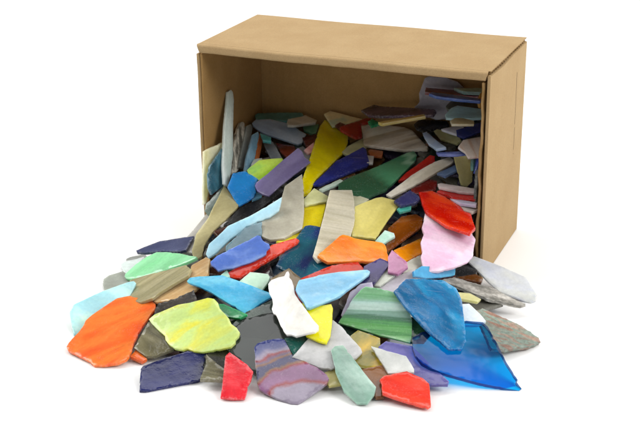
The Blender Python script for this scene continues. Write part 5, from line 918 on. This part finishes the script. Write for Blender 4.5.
(5, 'pale grey shard half buried in the gaps of the pile', (230, 25.7, 55), (0.016, -0.054, 0.9984), (0.9254, 0.3789, 0.0057), [(16.6,-7.8),(17.4,0.6),(-3.2,12),(-17.1,9.6),(-17.3,-1.7),(6.5,-13.7)]),
(4, 'dark violet shard half buried in the gaps of the pile', (236.3, 93.6, 112.1), (-0.4022, -0.0489, 0.9141), (0.8339, 0.3926, 0.3878), [(11.2,8.5),(-1.4,10.5),(-11.6,-0.8),(-1.5,-10.3),(12.9,-2.6)]),
(7, 'brown amber shard half buried in the gaps of the pile', (232.1, -5.2, 14.7), (0.236, -0.0537, 0.9702), (0.8966, 0.397, -0.1961), [(16.2,-5.3),(8.1,13.1),(-15,12.7),(-23.8,2.6),(-9.4,-9.4),(12.3,-13)]),
(4, 'dark violet shard half buried in the gaps of the pile', (230.2, 84.1, 105.1), (0.1028, -0.1167, 0.9878), (0.9216, 0.3849, -0.0504), [(-17.6,-4.3),(-10.7,-10.4),(11.7,-7.2),(17.5,2.3),(5,12.3),(-10.7,9.5)]),
(5, 'pale grey shard half buried in the gaps of the pile', (236.4, 48.8, 69.2), (0.2693, -0.3277, 0.9054), (0.8998, 0.4209, -0.1153), [(-13.1,-2.7),(-0.5,-11.4),(13.3,-5.8),(16.5,4.5),(-8.7,10.6)]),
(2, 'taupe grey shard half buried in the gaps of the pile', (232.1, 106, 110.6), (0.0388, -0.057, 0.9976), (0.9249, 0.3799, -0.0143), [(8.1,-12.7),(5.9,6.2),(-8.9,12.2),(-10.3,-3)]),
(5, 'pale grey shard half buried in the gaps of the pile', (236.7, 66.8, 99), (-0.0355, -0.3233, 0.9455), (0.9319, 0.3312, 0.1482), [(-16.5,3),(-16,-9.6),(6.2,-12.5),(16.5,6.7),(-5.1,15.9)]),
(2, 'taupe grey shard half buried in the gaps of the pile', (216.5, 29.8, 61.9), (-0.0452, -0.5594, 0.8274), (0.9462, 0.2419, 0.2151), [(8.5,14.3),(-15.2,4),(-2.7,-22.7),(18.5,-3.4)]),
(5, 'pale grey shard half buried in the gaps of the pile', (190.1, 62.9, 69.6), (0.0201, -0.5335, 0.8453), (0.9464, 0.2829, 0.156), [(-21.4,9),(-10.7,-10.2),(9.8,-16.1),(18.4,0),(-2.5,16.4)]),
(5, 'pale grey shard half buried in the gaps of the pile', (274.6, -57.1, 10.9), (-0.0002, -0.0992, 0.9951), (0.9261, 0.3754, 0.0376), [(12.1,16.2),(-17.7,12.4),(-12.1,-19.6),(16.7,-6.6)]),
(4, 'dark violet shard half buried in the gaps of the pile', (227, 50.3, 74.5), (-0.0754, -0.5487, 0.8323), (0.9428, 0.2329, 0.2387), [(-18.7,10),(-16,-6.2),(4.9,-15.4),(20.5,-6.2),(11.6,10.3),(-4.1,14.8)]),
(4, 'dark violet shard half buried in the gaps of the pile', (227.5, 48.6, 79.5), (-0.0851, -0.294, 0.9519), (0.9267, 0.3278, 0.184), [(-21.5,0.5),(-6.7,-6.9),(20.4,-6.8),(18.9,-0.4),(-5.9,10.5)]),
(6, 'black shard half buried in the gaps of the pile', (71.7, 11.3, 54.9), (-0.0561, -0.5871, 0.8073), (0.9477, 0.2233, 0.2281), [(-6.4,-19.7),(8.7,-10.2),(9.3,13),(-2.9,19.8),(-9.8,-0.4)]),
(1, 'rust brown shard half buried in the gaps of the pile', (207.3, 72.4, 91.5), (0.0254, -0.034, 0.9991), (0.9251, 0.3797, -0.0106), [(-15.9,4.8),(0.2,-11.5),(17.2,-6.9),(12,7.1)]),
(0, 'slate blue shard half buried in the gaps of the pile', (214.2, 107.2, 103.2), (-0.0407, -0.4607, 0.8865), (0.9392, 0.2852, 0.1913), [(18.3,-9.6),(9.8,4.3),(-16.7,7.7),(-9.3,-7)]),
(2, 'taupe grey shard half buried in the gaps of the pile', (233.3, 10.9, 54.6), (-0.0476, -0.2527, 0.9663), (0.9283, 0.346, 0.1362), [(11.6,-16.3),(20.3,8.8),(-3.7,23.3),(-18.3,7.6),(-8.2,-19)]),
(4, 'dark violet shard half buried in the gaps of the pile', (183.6, 8.2, 52.5), (-0.0228, -0.5604, 0.8276), (0.9475, 0.2521, 0.1967), [(10.6,21.1),(-3.4,14.6),(-18.3,-17.4),(2.6,-13.1)]),
(3, 'dark green shard half buried in the gaps of the pile', (84.8, -125, 23.7), (0.2964, -0.1957, 0.9347), (0.8847, 0.4251, -0.1915), [(8.4,12.9),(-10.8,10.9),(-17.2,-0.5),(-8.5,-16.3),(7.2,-14.1),(13.4,2.5)]),
(4, 'dark violet shard half buried in the gaps of the pile', (234, 69.2, 91.6), (0.108, -0.205, 0.9727), (0.9237, 0.3825, -0.0219), [(10.2,-11.5),(11.8,1),(-4.3,12.1),(-10.6,-0),(-0.8,-9.9)]),
(3, 'dark green shard half buried in the gaps of the pile', (66.1, 85.9, 71.9), (0.1437, -0.2162, 0.9657), (0.9198, 0.3892, -0.0497), [(9.2,12.3),(-3,13.8),(-12.1,-5.1),(-6.3,-15.6),(8.1,-7.5),(9.5,4)]),
(5, 'pale grey shard half buried in the gaps of the pile', (60.2, -88.2, 34.1), (-0.341, -0.1172, 0.9326), (0.86, 0.3618, 0.3598), [(19.5,-7.1),(9.9,7.5),(-13.1,12.5),(-14.8,-1.4),(-0.7,-12.6)]),
(2, 'taupe grey shard half buried in the gaps of the pile', (21.5, -63.9, 13), (0.1188, -0.2747, 0.9541), (0.9254, 0.3789, -0.0062), [(13.8,16.8),(-8.4,11.5),(-18.8,2.9),(-13.5,-14.7),(14.4,-3.6)]),
(6, 'black shard half buried in the gaps of the pile', (98.3, -196, 8.8), (0.1177, -0.095, 0.9885), (0.9194, 0.3865, -0.0723), [(2.9,22),(-11.6,8.8),(-5.5,-14.5),(8.9,-13.7),(14,-0.9)]),
(1, 'rust brown shard half buried in the gaps of the pile', (18.3, 6.1, 46.5), (0.1126, -0.1486, 0.9824), (0.9214, 0.3858, -0.0473), [(-13.2,-8.7),(-1,-8.5),(15.8,3.9),(-5.6,9.1)]),
(1, 'rust brown shard half buried in the gaps of the pile', (175.1, -105.1, 28.2), (0.2111, -0.1808, 0.9606), (0.9065, 0.4039, -0.1232), [(13.1,16.6),(-4.4,10.1),(-14.8,4.6),(-15.7,-18.7),(-2.8,-16.4),(14.3,-3.2)]),
(5, 'pale grey shard half buried in the gaps of the pile', (25.6, 37.6, 56.6), (0.0057, -0.074, 0.9972), (0.9257, 0.3775, 0.0228), [(-13.3,8.3),(-15.2,-5.4),(10.6,-14.8),(11.4,4)]),
(5, 'pale grey shard half buried in the gaps of the pile', (38.4, 75.4, 62.8), (0.5436, 0.1618, 0.8233), (0.7494, 0.3486, -0.5629), [(13.2,5.7),(2,9.1),(-9.2,4.3),(-10.4,-7.6),(8,-5.9)]),
(3, 'dark green shard half buried in the gaps of the pile', (22.3, 50.5, 57.6), (0.2932, -0.4692, 0.8327), (0.9032, 0.4216, -0.0804), [(-6.7,21.1),(-11.1,5.8),(-3.7,-14.7),(2.7,-22.8),(12,-5.8),(6.5,13.3)]),
(7, 'brown amber shard half buried in the gaps of the pile', (70.7, -9.1, 37.4), (-0.04, -0.3703, 0.928), (0.9339, 0.3164, 0.1665), [(18,3.1),(-7.3,12.4),(-13.5,5.4),(7,-12.6)]),
(2, 'taupe grey shard half buried in the gaps of the pile', (221.5, 44.2, 71.6), (0.4174, -0.4474, 0.7906), (0.8567, 0.4841, -0.1781), [(16.7,0.5),(2.7,9.4),(-14.6,1.4),(4.9,-11.6)]),
(1, 'rust brown shard half buried in the gaps of the pile', (88.3, 59.6, 58.2), (-0.0128, -0.1527, 0.9882), (0.927, 0.3688, 0.069), [(10.7,-9.1),(5.4,2.9),(-1.4,7.7),(-8.8,4.6),(-0.6,-6.5)]),
(5, 'pale grey shard half buried in the gaps of the pile', (34.9, -16.9, 17.2), (-0.291, -0.5308, 0.7956), (0.8948, 0.1436, 0.4227), [(8.7,21.1),(-18.8,14.3),(-21.9,-0.4),(-5.3,-25.6),(18.8,2.5)]),
(3, 'dark green shard half buried in the gaps of the pile', (134.7, -24, 52.8), (0.0957, -0.3852, 0.9177), (0.9334, 0.3552, 0.0517), [(11.2,8.6),(-7.5,6.9),(-16.4,-9.5),(-10.9,-16.6),(6.9,-6.7)]),
(7, 'brown amber shard half buried in the gaps of the pile', (113.1, 37.6, 64.1), (-0.1503, -0.0694, 0.9862), (0.9129, 0.3732, 0.1654), [(-21,11.1),(-15.2,-0.3),(4.5,-18),(18.1,-10.3),(16.2,5.8),(-9.2,17.1)]),
(4, 'dark violet shard half buried in the gaps of the pile', (217.4, -178.1, 6.6), (0.0538, -0.0322, 0.998), (0.9239, 0.3807, -0.0375), [(4.5,-16.6),(15.4,-11.6),(14.1,6),(-1.2,18.6),(-15.3,4.3),(-10.9,-16.8)]),
(3, 'dark green shard half buried in the gaps of the pile', (47.6, -154.9, 9.3), (0.1827, -0.1566, 0.9706), (0.9113, 0.3975, -0.1074), [(-15.1,14.5),(-11.5,-2),(-4.7,-10.2),(12.2,-18.8),(16.7,-1.9),(-1.6,14.3)]),
(1, 'rust brown shard half buried in the gaps of the pile', (175.3, -86.1, 36.2), (0.0628, -0.5778, 0.8134), (0.9492, 0.2866, 0.1301), [(-5.8,18.5),(-12,5.7),(-7.5,-7.8),(3.7,-15.2),(8.9,-11.3),(6.4,7.7)]),
(0, 'slate blue shard half buried in the gaps of the pile', (73.8, -158.1, 17.7), (-0.1563, -0.3323, 0.93), (0.9179, 0.2989, 0.261), [(-19.8,6.5),(-9.7,-7.1),(11.5,-7.9),(20,0.8),(-7.2,13.2)]),
(3, 'dark green shard half buried in the gaps of the pile', (195.6, 103.3, 85.3), (-0.0078, -0.5628, 0.8263), (0.9483, 0.2582, 0.1847), [(23.3,-7.9),(13.9,7.2),(-14.7,12.7),(-16.8,0.5),(7,-13.8)]),
(5, 'pale grey shard half buried in the gaps of the pile', (243.3, 93.3, 111.4), (0.3681, -0.3663, 0.8544), (0.8702, 0.4595, -0.1778), [(1.7,-17.5),(9.1,0.8),(3.1,15.4),(-10,-3.9)]),
]
deep_mats = {}
for i, (ci, label, loc, nrm, xax, pts) in enumerate(DEEP):
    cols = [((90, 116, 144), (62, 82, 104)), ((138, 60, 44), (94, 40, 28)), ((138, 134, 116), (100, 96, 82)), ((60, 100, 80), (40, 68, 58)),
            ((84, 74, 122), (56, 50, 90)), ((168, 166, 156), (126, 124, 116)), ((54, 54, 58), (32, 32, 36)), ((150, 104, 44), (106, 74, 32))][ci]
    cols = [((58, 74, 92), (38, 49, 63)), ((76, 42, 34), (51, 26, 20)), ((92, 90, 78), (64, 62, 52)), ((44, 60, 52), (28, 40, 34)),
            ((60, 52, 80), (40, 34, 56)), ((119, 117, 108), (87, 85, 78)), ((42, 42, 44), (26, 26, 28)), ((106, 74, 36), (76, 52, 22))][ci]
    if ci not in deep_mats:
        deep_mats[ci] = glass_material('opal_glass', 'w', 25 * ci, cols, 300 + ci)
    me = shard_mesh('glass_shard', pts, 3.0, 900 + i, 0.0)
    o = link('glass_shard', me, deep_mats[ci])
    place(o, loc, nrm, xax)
    o['label'] = label
    o['category'] = 'glass shard'
    o['group'] = GROUP

# ------------------------------------------------------------------ the box
box = bpy.data.objects.new('cardboard_box', None)
COL.objects.link(box)
box['label'] = 'brown corrugated cardboard box lying on its side with its open mouth forward'
box['category'] = 'box'
M_TOP = cardboard('kraft_board', 0)
M_SIDE = cardboard('kraft_board', 1, slit=True)
M_IN = cardboard('kraft_board', 0, base=((168, 134, 86), (159, 125, 77)))
M_EDGE = cardboard('kraft_board', None, base=((165, 135, 94), (132, 104, 63)))

def slab(name, lo, hi, mat, div=(1, 1, 1), warp=None, bevel=0.5, parent=box):
    """A board from lo to hi (mm), divided so that warp(x, y, z) can bend it."""
    bm = bmesh.new()
    bmesh.ops.create_cube(bm, size=1.0)
    for v in bm.verts:
        v.co = Vector([lo[a] + (v.co[a] + 0.5) * (hi[a] - lo[a]) for a in range(3)])
    for a in range(3):
        for k in range(1, div[a]):
            co = Vector((0, 0, 0)); co[a] = lo[a] + (hi[a] - lo[a]) * k / div[a]
            no = Vector((0, 0, 0)); no[a] = 1
            bmesh.ops.bisect_plane(bm, geom=bm.verts[:] + bm.edges[:] + bm.faces[:], plane_co=co, plane_no=no)
    if bevel:
        eds = [e for e in bm.edges if len(e.link_faces) == 2 and e.calc_face_angle(0) > 1.0]
        bmesh.ops.bevel(bm, geom=eds, offset=bevel, segments=2, affect='EDGES')
    for v in bm.verts:
        if warp:
            v.co = Vector(warp(*v.co))
        v.co *= MM
    return bm_object(name, bm, mat, parent, smooth=40)

sm = lambda t: t * t * (3 - 2 * t) if 0 < t < 1 else (0 if t <= 0 else 1)
# floor of the lying box and its back
slab('bottom_panel', (3, 0, 0.3), (W - 7, D - 3.6, 3.6), M_IN)
slab('back_panel', (0.3, D - 3.4, 0.2), (W - 0.4, D, H - 4.6), M_IN)
# near-left side: outer sheet and the flap folded inside it
def warp_left(x, y, z):
    return (x - 1.4 * math.sin(math.pi * z / H) * (1 - y / D) * 0.5 - 0.7 * sm((z - 150) / 30) * sm((25 - y) / 25), y, z)
slab('side_panel', (0, 0.4, 0), (2.4, D - 3.6, H - 8.2), M_SIDE, (1, 6, 10), warp_left, 0.4)
slab('side_flap', (2.7, 1.6, 3.8), (5.0, D - 3.8, H - 8.4), M_IN, (1, 6, 10), warp_left, 0.5)
# right side: outer sheet bowing out a little, inner flap with a wavy front edge and a dark gap between
def warp_right(x, y, z):
    t = y / D
    top = sm((z - 120) / 60)
    dip = 1.6 * math.exp(-((t - 0.38) / 0.2) ** 2) * top
    return (x + 0.9 * math.sin(math.pi * t) * math.sin(math.pi * min(z, H) / H), y, z - dip - 0.5 * math.sin(9 * t) * top * 0.6)
slab('side_panel', (W - 2.5, 0, 0), (W, D - 0.2, H - 3.0), M_SIDE, (1, 20, 12), warp_right, 0.5)
def warp_inner(x, y, z):
    k = 1 - sm(y / 12)
    return (x + k * (0.8 * math.sin(z * 0.11) + 0.5 * math.sin(z * 0.31 + 1)) * 0.6, y + k * 0.9 * math.sin(z * 0.09 + 0.7), z)
slab('side_flap', (W - 6.6, 0.2, 3.8), (W - 4.4, D - 3.8, H - 9.0), M_EDGE, (1, 10, 30), warp_inner, 0.4)
# the top: printed sheet, fluting showing in the cut edge, lower sheet, and the fold along the mouth
def warp_top(x, y, z):
    return (x, y, z - 0.35 * math.sin(math.pi * x / W) * (1 - 0.4 * y / D) + 0.25 * math.sin(x * 0.045 + 1.0))
slab('top_panel', (0.4, 3.6, H - 0.7), (W - 0.5, D + 0.3, H), M_TOP, (26, 8, 1), warp_top, 0.25)
bm = bmesh.new()
step = 0.7
ny = int((D - 8) / step)
prev = None
for i in range(ny):
    y = 5 + i * step
    zc = H - 2.0 + 1.0 * math.sin(2 * math.pi * y / 6.4)
    ring = [bm.verts.new(Vector(warp_top(x, y, zc + s)) * MM) for x in (W - 30, W - 1.0) for s in (0.2, -0.2)]
    ring = [ring[0], ring[2], ring[3], ring[1]]
    if prev:
        for a in range(4):
            bm.faces.new((prev[a], prev[(a + 1) % 4], ring[(a + 1) % 4], ring[a]))
    prev = ring
bm_object('fluting', bm, M_EDGE, box, smooth=60)
slab('lower_liner', (2.0, 3.6, H - 3.9), (W - 2.8, D - 0.6, H - 3.3), M_IN, (26, 4, 1), warp_top, 0.2)
slab('top_flap', (5.4, 3.6, H - 7.6), (W - 7.0, D - 3.8, H - 4.4), M_IN, (26, 4, 1), warp_top, 0.3)
# rolled fold along the mouth
bm = bmesh.new()
prof = []
hh, rad = 7.6, 2.2
for k in range(7):
    a = math.pi / 2 * k / 6
    prof.append((-0.8 + rad - rad * math.sin(a), H - rad + rad * math.cos(a)))
for k in range(7):
    a = math.pi / 2 * k / 6
    prof.append((-0.8 + rad - rad * math.cos(a), H - hh + rad - rad * math.sin(a)))
prof = [(3.4, H)] + prof + [(3.4, H - hh)]
nx = 60
prev = None
caps = []
for i in range(nx + 1):
    ring = []
    for (y, z) in prof:
        f = (H - z) / hh
        x = (0.3 + 2.6 * f) + (W - 2.6 - 1.6 * f - (0.3 + 2.6 * f)) * i / nx
        yy = y + (0.25 * math.sin(x * 0.13) + 0.18 * math.sin(x * 0.31 + 2)) * (1 if y < 2 else 0)
        ring.append(bm.verts.new(Vector(warp_top(x, yy, z)) * MM))
    if prev:
        for a in range(len(prof) - 1):
            bm.faces.new((prev[a], ring[a], ring[a + 1], prev[a + 1]))
        bm.faces.new((prev[-1], ring[-1], ring[0], prev[0]))
    if i in (0, nx):
        bm.faces.new(ring if i == nx else list(reversed(ring)))
    prev = ring
bm_object('front_fold', bm, M_TOP, box, smooth=50)

# ------------------------------------------------------------------ the white table
N = Nodes('white_paper')
tc = N.n('ShaderNodeTexCoord')
nz = N.n('ShaderNodeTexNoise', Scale=700.0, Detail=3.0)
N.l(tc, 'Object', nz, 'Vector')
bp = N.n('ShaderNodeBump', Strength=0.05, Distance=0.0002)
N.l(nz, 'Fac', bp, 'Height')
ps = N.n('ShaderNodeBsdfPrincipled', Roughness=0.6, IOR=1.45)
ps.inputs['Base Color'].default_value = (0.90, 0.90, 0.895, 1)
ps.inputs['Specular IOR Level'].default_value = 0.3
N.l(bp, 'Normal', ps, 'Normal')
out = N.n('ShaderNodeOutputMaterial')
N.l(ps, 'BSDF', out, 'Surface')
bm = bmesh.new()
bmesh.ops.create_grid(bm, x_segments=4, y_segments=4, size=6.0)
g = bm_object('table_surface', bm, N.m)
g['kind'] = 'structure'
g['label'] = 'plain white paper table surface'

# ------------------------------------------------------------------ light
world = bpy.data.worlds.new('World')
scene.world = world
world.use_nodes = True
bg = world.node_tree.nodes['Background']
bg.inputs['Color'].default_value = (1, 1, 1, 1)
bg.inputs['Strength'].default_value = 0.27

def softbox(name, loc, target, sx, sy, power, col=(1, 1, 1)):
    ld = bpy.data.lights.new(name, 'AREA')
    ld.shape = 'RECTANGLE'
    ld.size, ld.size_y = sx, sy
    ld.energy = power
    ld.color = col
    o = bpy.data.objects.new(name, ld)
    COL.objects.link(o)
    o.location = loc
    d = Vector(target) - Vector(loc)
    o.rotation_mode = 'QUATERNION'
    o.rotation_quaternion = d.to_track_quat('-Z', 'Y')
    return o
softbox('softbox', (-1.75, -0.15, 1.55), (0.1, 0.15, 0), 1.6, 1.4, 46, (1.0, 0.99, 0.97))
softbox('softbox', (2.1, -0.15, 1.45), (0.15, 0.1, 0), 1.6, 1.4, 52, (1.0, 0.99, 0.97))
softbox('front_softbox', (0.1, -1.15, 1.75), (0.12, -0.12, 0.03), 0.9, 0.6, 5)
softbox('added_glint_strip', (0.0, 0.35, 1.6), (0.1, -0.05, 0), 1.3, 0.45, 5.5)  # added overhead strip, there only to put glints on the shards
softbox('added_table_fill', (0.2, 2.2, 2.0), (0.2, 1.6, 0), 3.4, 1.4, 30)  # added fill lamp that keeps the table behind the box white

# ------------------------------------------------------------------ camera
cam = bpy.data.cameras.new('camera')
co = bpy.data.objects.new('camera', cam)
COL.objects.link(co)
R = Vector((0.925121, 0.379579, -0.008398))
U = Vector((-0.134146, 0.347478, 0.928043))
F = Vector((-0.355184, 0.857426, -0.372378))
co.matrix_world = Matrix(((R.x, U.x, -F.x, 0.491550), (R.y, U.y, -F.y, -0.911838), (R.z, U.z, -F.z, 0.436189), (0, 0, 0, 1)))
cam.sensor_width = 36.0
cam.lens = 68.7573
cam.clip_start = 0.05
cam.clip_end = 60.0
cam.dof.use_dof = True
cam.dof.focus_distance = 0.93
cam.dof.aperture_fstop = 32.0
scene.camera = co

# ------------------------------------------------------------------ render
scene.render.engine = 'CYCLES'
scene.cycles.use_denoising = True
scene.cycles.max_bounces = 8
scene.cycles.transparent_max_bounces = 16
scene.view_settings.view_transform = 'Standard'
scene.view_settings.look = 'None'
scene.view_settings.exposure = 0.0
scene.view_settings.gamma = 1.0
